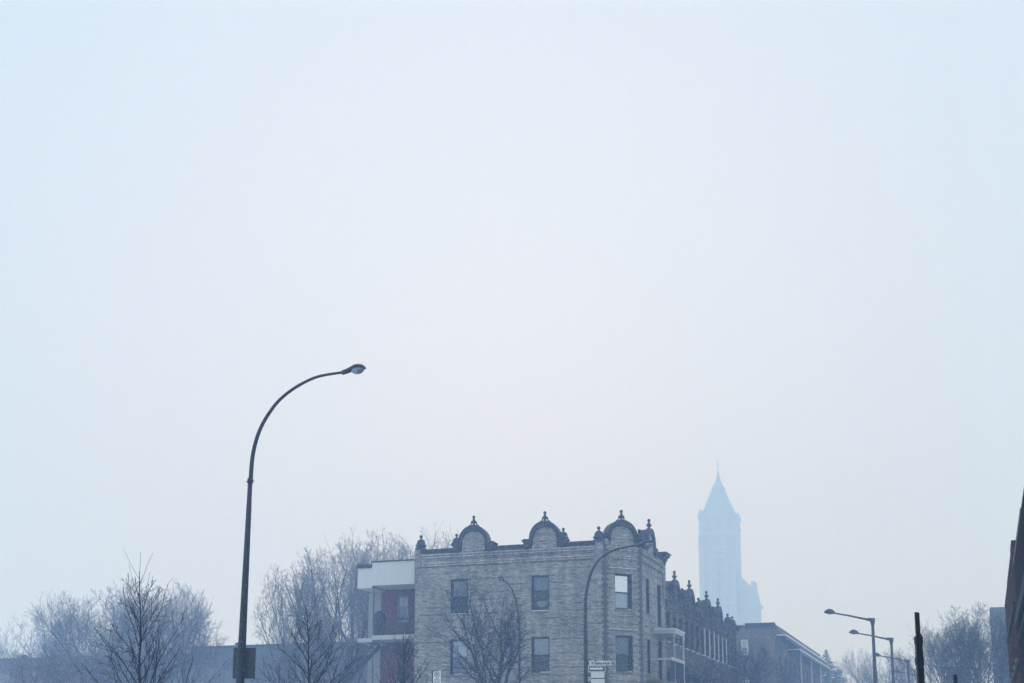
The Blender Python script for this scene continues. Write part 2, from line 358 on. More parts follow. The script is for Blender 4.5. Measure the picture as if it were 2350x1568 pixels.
def finial_mb(mb, p, h=0.58, fr=None):
    s = h / 0.58; T = lambda r, z: (r * s * 1.25, z * s)
    mb.lathe(p, [T(.10, 0), T(.12, .04), T(.055, .12), T(.045, .17), T(.075, .21), T(.115, .265), T(.125, .29), T(.06, .34), T(.05, .37), T(.075, .40), T(.035, .43), T(.03, .455)], 12)
    ball(mb, Vector(p) + V(0, 0, .525 * s), .085 * s)
    if fr:
        o, u, n = fr; p = Vector(p)
        for sg in (-1, 1):
            mb.tube([p + u * (sg * x * s) + UPZ * (z * s) for x, z in ((.23, .0), (.245, .05), (.20, .085), (.155, .12), (.13, .165), (.155, .215), (.11, .25))], [r * s for r in (.06, .064, .044, .03, .034, .046, .03)], 7)
def ball(mb, c, r, seg=12):
    mb.lathe(c, [(max(0.002, r * math.sin(math.pi * k / 8)), -r * math.cos(math.pi * k / 8)) for k in range(9)], seg)
def urn_mb(mb, p, s=1.0):
    T = lambda r, z: (r * s, z * s)
    mb.lathe(p, [T(.20, 0), T(.22, .04), T(.31, .12), T(.315, .16), T(.25, .19), T(.245, .26), T(.235, .33), T(.195, .40), T(.12, .46), T(.05, .49), T(.042, .545)], 24, 8, 0.12)
    ball(mb, Vector(p) + V(0, 0, .62 * s), .092 * s)

def dentils(mb, fr, u0, u1, z, pitch=0.26, proud=0.06):
    mb.box(fr, u0, u1, 0.0, 0.085, z, z + 0.04, 1)
    k = u0 + 0.03
    while k + pitch * .6 < u1:
        mb.box(fr, k, k + pitch * 0.6, 0.0, proud + 0.02, z - 0.05, z - 0.002); k += pitch
def soldier(mb, fr, u0, u1, z0, z1):
    k = u0
    while k + 0.07 < u1:
        mb.box(fr, k, k + 0.062, 0.0, 0.014, z0, z1); k += 0.13

def gable(parent, fr, uc, zb, brickmat, hw=0.80, rise=0.86, urn=-1, cap=1, fin=0.58, depth=0.5):
    """round-headed brick gable under a pressed-metal hood, with its finial, side cap and urn; zb is the parapet coping level"""
    o, u, n = fr; zs = zb + 0.27                       # springing of the arch
    b = MB()
    a_in = ell(uc, zs, hw - 0.16, rise - 0.28)
    b.prism(fr, [(uc - hw + .16, zb - 0.24)] + [(uc - hw + .16, zs - 0.01)] + a_in[1:-1] + [(uc + hw - .16, zs - 0.01), (uc + hw - .16, zb - 0.24)], 0.025, -depth + 0.1)
    for z in (zs + 0.30, zs + 0.20): b.box(fr, uc - 0.20, uc + 0.20, 0.026, 0.075, z, z + 0.035, 1)
    for z in (zs - 0.13, zs - 0.24): b.box(fr, uc - 0.50, uc + 0.50, 0.026, 0.08, z, z + 0.035, 1)
    g = b.build('gable', [brickmat, M['trim_brick'] if brickmat == M['grey_brick'] else brickmat], parent)
    h = MB()
    h.ring(fr, ell(uc, zs, hw, rise), ell(uc, zs, hw - 0.155, rise - 0.275), 0.12, -depth)
    h.ring(fr, ell(uc, zs, hw + 0.025, rise + 0.035), ell(uc, zs, hw + 0.002, rise + 0.002), 0.15, -0.12)
    for sg in (-1, 1):                                 # stilted feet of the hood
        x = uc + sg * (hw - 0.078); h.box(fr, x - 0.078, x + 0.078, -depth, 0.12, zb + 0.0, zs - 0.002)
    h.build('arch_hood', M['metal_dark'], g)
    f = MB(); finial_mb(f, o + u * uc + n * (-0.02) + UPZ * (zs + rise - 0.05), fin, fr); f.build('finial', M['metal_dark'], g)
    for sg in (urn, cap):
        if not sg: continue
        c = MB(); x0 = uc + sg * (hw + 0.002); x1 = uc + sg * (hw + 0.30); x2 = uc + sg * (hw + 0.44)
        c.prism(fr, [(x0, zb - .20), (x1 - sg * .02, zb - .20), (x1, zb - .02), (x1 + sg * .02, zb + .06), (x2, zb + .17), (x1 + sg * 0.03, zb + .255), (x0, zb + .255)], 0.17, -0.42)
        c.prism(fr, [(x0, zb - .24), (x1 - sg * .05, zb - .24), (x1 - sg * .05, zb - .201), (x0, zb - .201)], 0.12, -0.30)
        c.build('console', M['metal_dark'], g)
    if urn:
        m = MB(); urn_mb(m, o + u * (uc + urn * (hw + 0.17)) + n * (-0.05) + UPZ * (zb + 0.12), 0.92); m.build('urn', M['metal_dark'], g)
    return g

def coping(mb, fr, u0, u1, z, proud=0.16, h=0.2, back=0.42):
    mb.box(fr, u0, u1, -back, proud * 0.55, z - h, z - h * 0.42)
    mb.box(fr, u0, u1, -back - 0.01, proud, z - h * 0.418, z - 0.03)
    mb.box(fr, u0, u1, -back, proud * 0.8, z - 0.029, z)

# ------------------------------------------------------------------ the grey corner building
XL, XC, YA, YS = -27.87, -17.53, 66.0, 67.5
XS, YE, GB = -16.03, 73.05, 2.0
FA = (V(0, YA, 0), V(1, 0, 0), V(0, -1, 0))                                     # long front: u is world x
r2 = math.sqrt(0.5)
FC = (V(XC, YA, 0), V(r2, r2, 0), V(r2, -r2, 0))                                # chamfered corner
FS = (V(XS, 0, 0), V(0, 1, 0), V(1, 0, 0))                                      # street front: u is world y
CW = 2.121
bld = thing('corner_building', 'three storey grey brick building with round gables and a cut corner', 'building', (-22, 72, GB))
rows = [(9.40, 11.23), (6.28, 8.09), (3.05, 4.95)]
wa = [(-25.86, -24.88), (-21.43, -20.46)]
w = MB()
holesA = [(a, b, c, d) for a, b in wa for c, d in rows]
holesC = [(0.57, 1.58, c, d) for c, d in rows]
holesS = [(68.60, 69.36, c, d) for c, d in rows] + [(71.20, 72.08, 8.95, 11.23), (71.20, 72.08, 5.98, 8.25), (71.20, 72.08, 2.3, 4.9)]
PT = 12.66
w.wall(FA, XL, XC, GB - .1, PT, holesA, 0.30); w.wall(FC, 0, CW, GB - .1, PT, holesC, 0.30); w.wall(FS, YS, YE, GB - .1, PT, holesS, 0.30)
w.face([V(XL, YE, GB), V(XL, YA, GB), V(XL, YA, PT), V(XL, YE, PT)]); w.face([V(XS, YE, GB), V(XL, YE, GB), V(XL, YE, PT), V(XS, YE, PT)])
w.face([V(XL, YA, 12.3), V(XC, YA, 12.3), V(XS, YS, 12.3), V(XS, YE, 12.3), V(XL, YE, 12.3)], 2)
# back of the parapet
w.box(FA, XL, XC, -0.30, -0.012, 12.3, PT)
wall_o = w.build('wall', [M['grey_brick'], M['recess'], M['roof']], bld)
for fr, a, b, z in ((FA, -27.54, -25.62, 12.87), (FA, -23.55, -21.70, 12.87), (FA, -19.65, -18.02, 12.87), (FS, YS + 0.3, YS + 1.25, 12.87), (FS, 71.0, 72.4, 12.87), ((V(XL, 0, 0), V(0, 1, 0), V(-1, 0, 0)), 66.5, YE, 12.8)):
    cp = MB(); coping(cp, fr, a, b, z); cp.build('coping', M['metal_dark'], bld)
# corbelled string courses
for fr, a, b in ((FA, -27.52, -18.02), (FC, 0.24, 1.90), (FS, YS + 0.22, 72.5)):
    cb = MB()
    for z in (12.55, 12.42, 12.10, 11.99): dentils(cb, fr, a, b, z)
    soldier(cb, fr, a, b, 12.13, 12.36)
    cb.build('corbel_band', [M['grey_brick'], M['trim_brick']], bld)
# toothed dark quoins on the cut corner, and the flat pier at the west end
for s0, fr, sg in ((0.0, FA, -1), (0.0, FC, 1), (CW, FC, -1), (YS, FS, 1)):
    u0 = XC if fr is FA else s0
    qn = MB(); z = 2.1; k = 0
    while z < 12.9:
        wd = 0.18 if k % 2 == 0 else 0.09
        a, b = (u0, u0 + sg * wd); qn.box(fr, min(a, b), max(a, b), 0.0, 0.028, z, z + 0.145); z += 0.15; k += 1
    qn.build('quoin', M['quoin'], bld)
for fr, a, b, out, zlo, zhi in ((FA, XL + 0.001, -27.56, 0.07, 11.9, 13.0), (FA, -18.00, -17.58, 0.045, 11.85, 12.92), (FC, 0.03, 0.25, 0.031, 12.67, 12.98), (FC, 1.86, 2.10, 0.031, 12.67, 12.98), (FS, 72.42, YE - 0.002, 0.08, 10.6, 12.75)):
    pr = MB(); pr.box(fr, a, b, 0.001, out, zlo, zhi); pr.box(fr, a, b, -0.33, 0.0, PT + 0.001, zhi); pr.build('pier', M['grey_brick'], bld)
gable(bld, FA, -24.59, 12.87, M['grey_brick'], urn=-1, cap=1)
gable(bld, FA, -20.68, 12.87, M['grey_brick'], urn=1, cap=-1)
gable(bld, FC, 1.03, 12.87, M['grey_brick'], hw=0.84, rise=0.80, urn=0, cap=0, fin=0.60)
gable(bld, FS, 69.65, 12.80, M['grey_brick'], hw=0.84, rise=0.86, urn=0, cap=1, fin=0.60)
for p in (V(-27.60, YA + 0.1, 12.98), V(-17.83, YA + 0.05, 12.90), V(XS - 0.05, YS + 0.04, 12.90)):
    m = MB(); urn_mb(m, p, 1.0)
    m.box((V(p.x, p.y, 0), V(1, 0, 0), V(0, -1, 0)), -0.24, 0.24, -0.24, 0.24, p.z - 0.09, p.z - 0.001)
    m.build('urn', M['metal_dark'], bld)
ec = MB()                                             # heavy bracketed cap ending the street front
ec.box(FS, 72.35, 73.30, -0.3, 0.16, 12.78, 12.92); ec.box(FS, 72.28, 73.42, -0.32, 0.26, 12.921, 13.06); ec.box(FS, 72.22, 73.5, -0.32, 0.33, 13.061, 13.12)
ec.prism((V(XS, 0, 0), V(1, 0, 0), V(0, -1, 0)), [(0.001, 12.3), (0.10, 12.45), (0.2, 12.779), (0.001, 12.779)], -72.5, -72.95)
ec.build('cornice_cap', M['metal_dark'], bld)
# snow lying on the thin string courses of the cut corner
for z in (11.50, 8.38): sc = MB(); sc.box(FC, 0.22, 1.90, 0.0, 0.05, z - 0.045, z, 0); sc.box(FC, 0.25, 1.88, 0.001, 0.048, z + 0.001, z + 0.022, 1); sc.build('string_course', [M['grey_brick'], M['snow']], bld)
wins = {(0, 0): ('glass_mid', 'glass_dark'), (0, 1): ('glass_pale', 'glass_mid'), (1, 0): ('glass_mid', 'glass_dark'), (1, 1): ('glass_blind', 'glass_dark')}
for i, (a, b) in enumerate(wa):
    for j, (c, d) in enumerate(rows):
        up, lo = wins.get((i, j), ('glass_mid', 'glass_dark'))
        wn = window(bld, FA, a, b, c, d, up, lo, rec=0.20, snow=[(0.05, 0.95), (0.3, 0.7)][j > 0] if i == 0 else [(0.03, 0.99), (0.5, 1.0)][j > 0], rail=d - (0.92 if (i, j) != (1, 0) else 0.78))
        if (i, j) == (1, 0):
            fp = MB(); fp.prism(FA, [(a + .52 + .26 * math.cos(t) * (1 + .25 * math.sin(3 * t)), c + .38 + .20 * math.sin(t) * (1 + .2 * math.cos(2 * t))) for t in [2 * math.pi * k / 18 for k in range(18)]], -.192, -.1945); fp.build('pane_patch', M['frost'], wn)  # pale uneven patch set just in front of the lower pane
for j, (c, d) in enumerate(rows):
    up, lo = (('glass_bright', 'glass_pale'), ('glass_mid', 'glass_dark'), ('glass_mid', 'glass_dark'))[j]
    window(bld, FC, 0.57, 1.58, c, d, up, lo, rec=0.24, snow=(0.78, 0.9), rail=d - 0.95)
    window(bld, FS, 68.60, 69.36, c, d, 'glass_mid', 'glass_dark', rec=0.2, snow=None)
for c, d in ((8.95, 11.23), (5.98, 8.25), (2.3, 4.9)):
    window(bld, FS, 71.20, 72.08, c, d, 'glass_mid', 'glass_dark', rec=0.2, sill=False, rail=c + 0.9)
# roofed street balcony hung on the street front
by0, by1 = 69.3, 72.6
bc = thing('street_balcony', 'white roofed balcony on the street side of the grey corner building', 'balcony', (XS, 70.9, 5.9))
m = MB(); m.box(FS, by0 + .9, by1, 0.002, 1.13, 8.47, 8.66); m.box(FS, by0 + .86, by1 + .04, 0.002, 1.17, 8.661, 8.72, 1); m.build('balcony_roof', [M['white_paint'], M['snow']], bc)
m = MB(); m.box(FS, by0, by1, 0.002, 1.13, 5.74, 5.92); m.build('floor_slab', M['stone'], bc)
m = MB(); m.box(FS, by0, by1, 1.03, 1.13, 7.0, 7.17); m.box(FS, by0, by0 + .06, 0.01, 1.06, 7.02, 7.12)
k = by0 + .1
m.build('railing', M['white_paint'], bc)
m = MB()
while k < by1: m.box(FS, k, k + 0.025, 1.07, 1.095, 5.93, 6.99); k += 0.13
m.build('baluster_row', M['frame_dark'], bc)
for y in (by0 + 0.95, by1 - 0.06):
    m = MB(); m.lathe(V(XS + 1.06, y, 5.93), [(.075, 0), (.075, .1), (.05, .14), (.055, 1.4), (.08, 1.5), (.05, 1.56), (.055, 2.3), (.09, 2.42), (.09, 2.53)], 10); m.build('post', M['white_paint'] if y > 72 else M['siding_pale'], bc)

# ------------------------------------------------------------------ rear annex with its galleries
an = thing('rear_annex', 'white sided annex with red brick wall and open galleries left of the grey building', 'building', (-29.5, 70, GB))
FB = (V(0, 67.0, 0), V(1, 0, 0), V(0, -1, 0)); FR = (V(0, 69.0, 0), V(1, 0, 0), V(0, -1, 0))
m = MB(); m.box(FB, -30.83, -28.33, -1.98, 0, 11.24, 12.50); m.build('upper_box', M['siding'], an)
m = MB(); m.box(FB, -30.87, -28.31, -2.0, 0.05, 12.501, 12.57); m.build('roof_trim', M['metal_dark'], an)
m = MB(); m.box(FB, -31.70, -30.832, -1.9, -0.04, 11.12, 12.22); m.build('side_box', M['siding'], an)
m = MB(); m.box(FB, -31.75, -30.90, -1.95, 0.02, 12.221, 12.42); m.build('side_roof', M['metal_dark'], an)
m = MB()
hr = [(-30.20, -29.52, 9.45, 10.88), (-30.15, -29.50, 6.15, 7.75)]
m.wall(FR, -31.15, -27.9, GB - .1, 11.6, hr, 0.25)
m.face([V(-31.15, 80, GB), V(-31.15, 69, GB), V(-31.15, 69, 11.6), V(-31.15, 80, 11.6)]); m.face([V(-31.15, 69, 11.6), V(-27.9, 69, 11.6), V(-27.9, 80, 11.6), V(-31.15, 80, 11.6)])
m.build('brick_wall', [M['red_brick'], M['recess']], an)
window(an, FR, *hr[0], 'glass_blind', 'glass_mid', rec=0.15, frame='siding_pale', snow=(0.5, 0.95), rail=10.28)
window(an, FR, *hr[1], 'glass_mid', 'glass_dark', rec=0.15, frame='frame_dark', snow=None)
m = MB(); m.prism(FR, [(-30.17, 7.3), (-29.48, 7.3), (-29.48, 7.76)] + [(-29.825 + .345 * math.cos(t), 7.42 + .32 * math.sin(t)) for t in [math.pi * k / 10 for k in range(11)]] + [(-30.17, 7.76)], 0.0, 0.03)
m.build('window_arch', M['red_brick'], an)
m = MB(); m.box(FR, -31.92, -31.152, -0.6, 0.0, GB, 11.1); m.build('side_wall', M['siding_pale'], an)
m = MB(); m.box(FB, -30.75, -28.32, -1.99, 0, 8.30, 8.54); m.build('gallery_floor', M['white_paint'], an)
m = MB(); m.box(FB, -31.60, -30.752, -1.99, 0.0, 8.18, 8.40); m.build('stair_landing', M['white_paint'], an)
for x, z1 in ((-30.72, 11.235), (-31.68, 8.175)):
    m = MB(); m.tube([V(x, 67.06, GB), V(x, 67.06, z1)], 0.03, 8); m.build('post', M['frame_dark'], an)
m = MB(); m.box(FB, -30.70, -28.34, -0.06, -0.03, 9.48, 9.52)
k = -30.64
while k < -28.36: m.box(FB, k, k + 0.03, -0.058, -0.03, 8.545, 9.479); k += 0.10
m.build('railing', M['frame_dark'], an)
m = MB()
for kk in range(15):                                   # outside stair going down to the left
    x = -30.75 - 0.20 * kk; z = 8.14 - 0.19 * kk
    m.box(FB, x - 0.24, x, -0.85, -0.05, z - 0.045, z)
m.prism(FB, [(-30.7, 8.17), (-33.7, 5.32), (-33.7, 5.02), (-30.7, 7.87)], -0.05, 0.0); m.prism(FB, [(-30.7, 8.17), (-33.7, 5.32), (-33.7, 5.02), (-30.7, 7.87)], -0.9, -0.852)
m.build('outside_stair', M['frame_dark'], an)
gr = thing('covered_barbecue', 'barbecue under a dark rounded cover on the upper gallery', 'barbecue', (-30.66, 67.7, 8.54))
m = MB()
prof = [(.40, 8.56), (.41, 9.2), (.42, 9.6), (.36, 9.78), (.24, 9.89), (.06, 9.93)]
m.lathe(V(-30.66, 67.75, 0), [(r_ * .85, z_) for r_, z_ in prof], 14, 4, 0.1); m.build('cover', M['cover'], gr)
for dx in (-.22, .22):
    m = MB(); m.tube([V(-30.66 + dx, 67.52, 8.6), V(-30.66 + dx, 67.60, 8.6)], 0.06, 10); m.build('wheel', M['cover'], gr)

# ------------------------------------------------------------------ row houses up the street
rh = [(73.06, 78.1, 75.9, 'row_brick_pale', 'pale striped brick row house next to the corner building'),
      (78.1, 82.95, 80.1, 'row_brick', 'dark brick row house with gable, second from the corner building'),
      (82.95, 87.8, 85.5, 'row_brick', 'dark brick row house with white window frames, third from the corner building'),
      (87.8, 92.2, 89.5, 'row_brick', 'dark brick row house with gable, fourth from the corner building'),
      (92.2, 96.3, None, 'row_brick', 'narrow dark brick row house with two urns at the far end of the row')]
for y0, y1, yg, bm_, lab in rh:
    h = thing('row_house', lab, 'house', (XS, (y0 + y1) / 2, GB), 'row houses beyond the corner building')
    FH = (V(XS - 0.02, 0, 0), V(0, 1, 0), V(1, 0, 0))
    hs = []
    step = (y1 - y0) / 3
    for k in range(3):
        c = y0 + step * (k + .5)
        for z0, z1 in ((8.35, 10.1), (5.2, 7.0)): hs.append((c - .45, c + .45, z0, z1))
    m = MB(); TZ = 10.95
    m.wall(FH, y0 + .002, y1 - .002, GB - .1, TZ, hs, 0.28)
    X1 = XS - 0.02; X0 = XS - 11
    m.face([V(X1, y1, GB), V(X0, y1, GB), V(X0, y1, TZ), V(X1, y1, TZ)]); m.face([V(X0, y0, GB), V(X1, y0, GB), V(X1, y0, TZ), V(X0, y0, TZ)])
    m.face([V(X1, y0, 10.7), V(X1, y1, 10.7), V(X0, y1, 10.7), V(X0, y0, 10.7)], 2); m.face([V(X0, y0, GB), V(X0, y0, TZ), V(X0, y1, TZ), V(X0, y1, GB)])
    m.build('wall', [M[bm_], M['recess'], M['roof']], h)
    m = MB()
    for z in (10.85, 10.72, 10.42, 10.32): dentils(m, FH, y0 + .3, y1 - .3, z)
    soldier(m, FH, y0 + .3, y1 - .3, 10.45, 10.66)
    m.build('corbel_band', [M[bm_], M[bm_]], h)
    for a, b in (((y0 + .45, yg - 1.12), (yg + 1.12, y1 - .12)) if yg else ((y0 + .02, y1 - .02),)):
        m = MB(); coping(m, FH, a, b, 11.13); m.build('coping', M['metal_dark'], h)
    if yg: gable(h, FH, yg, 10.83, M[bm_], hw=0.86, rise=0.90, urn=0, cap=0, fin=0.60)
    for yu in ((y0 + .15,) if yg else (93.4, 95.2)):
        m = MB(); m.box(FH, yu - .25, yu + .25, -0.35, 0.12, 10.6, 11.2 if yg else 11.25); m.build('pier', M[bm_], h)
        m = MB(); urn_mb(m, V(XS - .1, yu, 11.16 if yg else 11.26), 1.0); m.build('urn', M['metal_dark'], h)
    if not yg:
        m = MB(); m.box(FH, y1 - .5, y1 + .2, -0.3, 0.30, 11.0, 11.22); m.box(FH, y1 - .55, y1 + .3, -0.3, 0.40, 11.221, 11.34); m.build('cornice_cap', M['metal_dark'], h)
    fm = 'frame_white' if 82 < y0 < 90 else 'frame_dark'
    for a, b, c, d in hs:
        wn = window(h, FH, a, b, c, d, 'glass_mid', 'glass_dark', rec=0.13, frame='frame_dark', snow=(0.1, 0.9))
        if fm == 'frame_white' and c > 8:
            for p_, q_ in ((b + .001, b + .05),):
                m = MB(); m.box(FH, p_, q_, 0.001, 0.07, c, d); m.build('casing', M['frame_white'], wn)

# ------------------------------------------------------------------ block with snowy eaves farther up the street
bk = thing('dark_block', 'long dark block with snowy stepped eaves beyond the row houses', 'building', (-18, 130, GB))
FK = (V(0, 116.0, 0), V(1, 0, 0), V(0, -1, 0)); FKS = (V(-16.1, 0, 0), V(0, 1, 0), V(1, 0, 0))
m = MB()
m.wall(FK, -28, -16.1, GB - .1, 13.45, [(-18.95, -18.35, 10.9, 12.2), (-18.95, -18.35, 7.4, 8.8)], 0.25)
hk = [(118.5 + 3.2 * k, 119.7 + 3.2 * k, z, z + 1.5) for k in range(9) for z in (6.2, 9.6)]
m.wall(FKS, 116, 150, GB - .1, 13.3, hk, 0.25)
m.face([V(-28, 116, 13.3), V(-16.1, 116, 13.3), V(-16.1, 150, 13.3), V(-28, 150, 13.3)], 2); m.face([V(-28, 150, GB), V(-28, 150, 13.3), V(-16.1, 150, 13.3), V(-16.1, 150, GB)]); m.face([V(-28, 116, GB), V(-28, 116, 13.3), V(-28, 150, 13.3), V(-28, 150, GB)])
m.build('wall', [M['block_brick'], M['recess'], M['roof']], bk)
m = MB(); m.box(FK, -18.55, -16.05, -0.4, 0.12, 13.2, 13.58); m.build('parapet', M['metal_dark'], bk)
m = MB(); m.box(FKS, 116.45, 150, -0.4, 0.10, 13.0, 13.42); m.build('parapet', M['metal_dark'], bk)
for y0, y1, z, pr_ in ((117.2, 150, 12.55, 0.75), (124.5, 150, 11.9, 1.0)):
    m = MB(); m.box(FKS, y0, y1, 0.0, pr_, z - .22, z, 0); m.box(FKS, y0 - .03, y1, 0.0, pr_ + .05, z + .001, z + .13, 1)
    m.build('eave', [M['metal_dark'], M['snow']], bk)
for a, b, c, d in [(-18.95, -18.35, 10.9, 12.2), (-18.95, -18.35, 7.4, 8.8)]: window(bk, FK, a, b, c, d, 'glass_pale', 'glass_blind', rec=0.1, frame='frame_white')
for a, b, c, d in hk: window(bk, FKS, a, b, c, d, 'glass_mid', 'glass_dark', rec=0.12, snow=None)
for y in (126, 134, 142):
    m = MB(); m.tube([V(-15.2, y, GB), V(-15.2, y, 11.66)], 0.06, 8); m.build('post', M['white_paint'], bk)

# ------------------------------------------------------------------ church far off in the snow
ch = thing('church', 'tall church tower with pointed roof fading into the snowfall', 'church', (-67, 386, 3))
YC = 380.0; FT = (V(0, YC, 0), V(1, 0, 0), V(0, -1, 0)); cx = -67.95; hw = 5.05
n_before = set(COL.objects)
m = MB()
m.wall(FT, cx - hw, cx + hw, 0, 68.3, [(cx - 1.9, cx - 0.2, 49, 59.5), (cx + .4, cx + 2.1, 49, 59.5)], 0.8)
m.box((V(cx, YC + hw, 0), V(1, 0, 0), V(0, -1, 0)), -hw, hw, -hw, hw - 0.05, 0, 68.29)
for sx in (-1, 1):
    m.box(FT, cx + sx * (hw - .55) - .75, cx + sx * (hw - .55) + .75, 0.001, 0.6, 0, 66)
m.build('tower', [M['church'], M['recess']], ch)
m = MB(); Cn = V(cx, YC + hw, 0)
FT2 = (Cn, V(1, 0, 0), V(0, -1, 0))
m.box(FT2, -5.2, 5.2, -5.2, 5.2, 68.3, 69.2); m.box(FT2, -5.02, 5.02, -5.02, 5.02, 69.21, 71.3); m.box(FT2, -5.25, 5.25, -5.25, 5.25, 71.31, 72.1)
for sx in (-1, 1):
    for sy in (-1, 1): m.lathe(Cn + V(sx * 4.55, sy * 4.55, 0), [(.9, 71), (.95, 72.2), (.7, 72.6), (.5, 73.4), (.05, 74.2)], 8)
m.build('belfry_cornice', M['church'], ch)
m = MB()
def sq(r, z): return [Cn + V(sx * r, sy * r, z) for sx, sy in ((-1, -1), (1, -1), (1, 1), (-1, 1))]
m.loft([sq(4.5, 72.1), sq(4.05, 73.3), sq(2.85, 76.9), sq(1.6, 80.4)], True, 0, False)
m.loft([sq(1.78, 80.41), sq(1.7, 80.75), sq(.9, 82.1), sq(.45, 83.6), sq(.32, 84.8), sq(.12, 86)], True, 0, False)
m.build('spire', M['church_roof'], ch)
m = MB(); m.tube([Cn + V(0, 0, 85.9), Cn + V(0, 0, 89.4)], [.12, .06], 6); m.tube([Cn + V(-.6, 0, 88.3), Cn + V(.6, 0, 88.3)], 0.06, 6); m.build('cross', M['metal_dark'], ch)
m = MB(); m.ring(FT, [(cx + 2.1 * math.cos(t), 64.2 + 2.1 * math.sin(t)) for t in [2 * math.pi * k / 24 for k in range(25)]], [(cx + 1.6 * math.cos(t), 64.2 + 1.6 * math.sin(t)) for t in [2 * math.pi * k / 24 for k in range(25)]], 0.3, -0.05)
for k in range(12):
    t = math.pi * k / 6; m.box((V(cx + 1.3 * math.cos(t), YC, 0), V(1, 0, 0), V(0, -1, 0)), -.12, .12, 0.001, .2, 64.2 + 1.3 * math.sin(t) - .12, 64.2 + 1.3 * math.sin(t) + .12)
m.build('clock', M['pale_stone'], ch)
for a_, b_ in ((cx - 1.9, cx - .2), (cx + .4, cx + 2.1)):
    m = MB(); m.ring(FT, [(a_ - .45, 49), (a_ - .45, 59)] + ell((a_ + b_) / 2, 59.2, (b_ - a_) / 2 + .45, 1.5, 8) + [(b_ + .45, 59), (b_ + .45, 49)], [(a_, 49), (a_, 59)] + ell((a_ + b_) / 2, 59.2, (b_ - a_) / 2, 1.0, 8) + [(b_, 59), (b_, 49)], .25, .001); m.build('belfry_arch', M['pale_stone'], ch)
for z_ in (46.5, 61.2, 66.4):
    m = MB(); m.box(FT, cx - hw - .1, cx + hw + .1, .601, .75, z_, z_ + .5); m.build('string_course', M['pale_stone'], ch)
m = MB()
m.prism(FT, [(cx + hw, 3), (-56.9, 3), (-56.9, 45.2), (-56.2, 45.3), (-56.3, 46.1), (-57.0, 46.2), (-57.8, 51.6), (-57.9, 52.7), (-58.8, 52.7), (-58.9, 51.6), (-59.4, 51.7), (cx + hw - .05, 55.4)], -0.8, -5)
m.build('nave', M['church'], ch)
m = MB(); m.box(FT, cx + hw + 0.01, -56.85, -.79, -.4, 44.8, 45.6); m.build('ledge', M['church'], ch)

for o in COL.objects:                                  # the church is drawn at 380 m and stands 450 m off: true size follows
    if o not in n_before and o.type == 'MESH':
        o.data.transform(Matrix.Scale(450 / 380, 4))
ch.location = EYE + (ch.location - EYE) * (450 / 380)

# ------------------------------------------------------------------ walls close on the right
rw = thing('slate_building', 'dark slate clad building close on the right edge', 'building', (6, 14, 0))
FW = (V(1.0, 0, 0), V(0, 1, 0), V(-1, 0, 0))
YM, YF, ZA, ZB = 36.4, 50.0, 6.60, 7.04
yw = (3, 9, 15, 21, 27)
m = MB()
m.wall(FW, -12, YM, -0.2, ZA, [(y, y + 1.4, 2.9, 4.3) for y in yw], 0.2)
m.face([V(1, -12, ZA), V(1, YM, ZA), V(16, YM, ZA), V(16, -12, ZA)]); m.face([V(1, YM, 0), V(16, YM, 0), V(16, YM, ZA), V(1, YM, ZA)]); m.face([V(1, -12, 0), V(1, -12, ZA), V(16, -12, ZA), V(16, -12, 0)])
m.build('wall', [M['cladding'], M['recess']], rw)
for y0, y1, zt_, pr_ in ((-12, 28.9, ZA + .03, .012), (28.9, YM, ZA + .13, .010)):
    m = MB(); m.box(FW, y0, y1, -0.25, pr_, ZA + .001, zt_); m.build('roof_edge', M['metal_dark'], rw)
for y in yw: window(rw, FW, y, y + 1.4, 2.9, 4.3, 'glass_mid', 'glass_dark', rec=0.12, snow=None)
def ledge(parent, y0, y1, z0, z1, pr_=0.07):
    m = MB(); m.box(FW, y0, y1, 0.001, pr_, z0, z1); return m.build('band', M['canvas'], parent)
ledge(rw, 12, YM - .1, 4.98, 5.24); ledge(rw, 12, YM - .1, 4.55, 4.62)
rb = thing('brown_brick_building', 'reddish brown brick building beyond the slate wall on the right', 'building', (6, 44, GB))
m = MB(); yb = (38.2, 41.0, 43.8, 46.6)
m.wall(FW, YM + .002, YF, 1.3, ZB, [(y, y + .9, 4.4, 5.3) for y in yb], 0.2)
m.face([V(1, YF, 1.3), V(16, YF, 1.3), V(16, YF, ZB), V(1, YF, ZB)]); m.face([V(1, YM + .002, ZA), V(1, YM + .002, ZB), V(16, YM + .002, ZB), V(16, YM + .002, ZA)]); m.face([V(1, YM + .002, ZB), V(1, YF, ZB), V(16, YF, ZB), V(16, YM + .002, ZB)])
m.build('wall', [M['brown_brick'], M['recess']], rb)
for y0, y1, zt_, pr_ in ((YM + .01, 44.2, ZB + .08, .02), (44.2, YF + .03, ZB + .04, .015)):
    m = MB(); m.box(FW, y0, y1, -.3, pr_, ZB + .001, zt_); m.build('roof_edge', M['metal_dark'], rb)
m = MB(); m.box(FW, 36.5, 38.1, -.2, .02, ZB + .081, ZB + .22); m.build('roof_vent', M['metal_dark'], rb)
ledge(rb, 37.0, 48.2, 5.58, 5.74); ledge(rb, 37.0, 47.2, 4.1, 4.22)
for y in yb: window(rb, FW, y, y + .9, 4.4, 5.3, 'glass_mid', 'glass_dark', rec=0.1, snow=None)

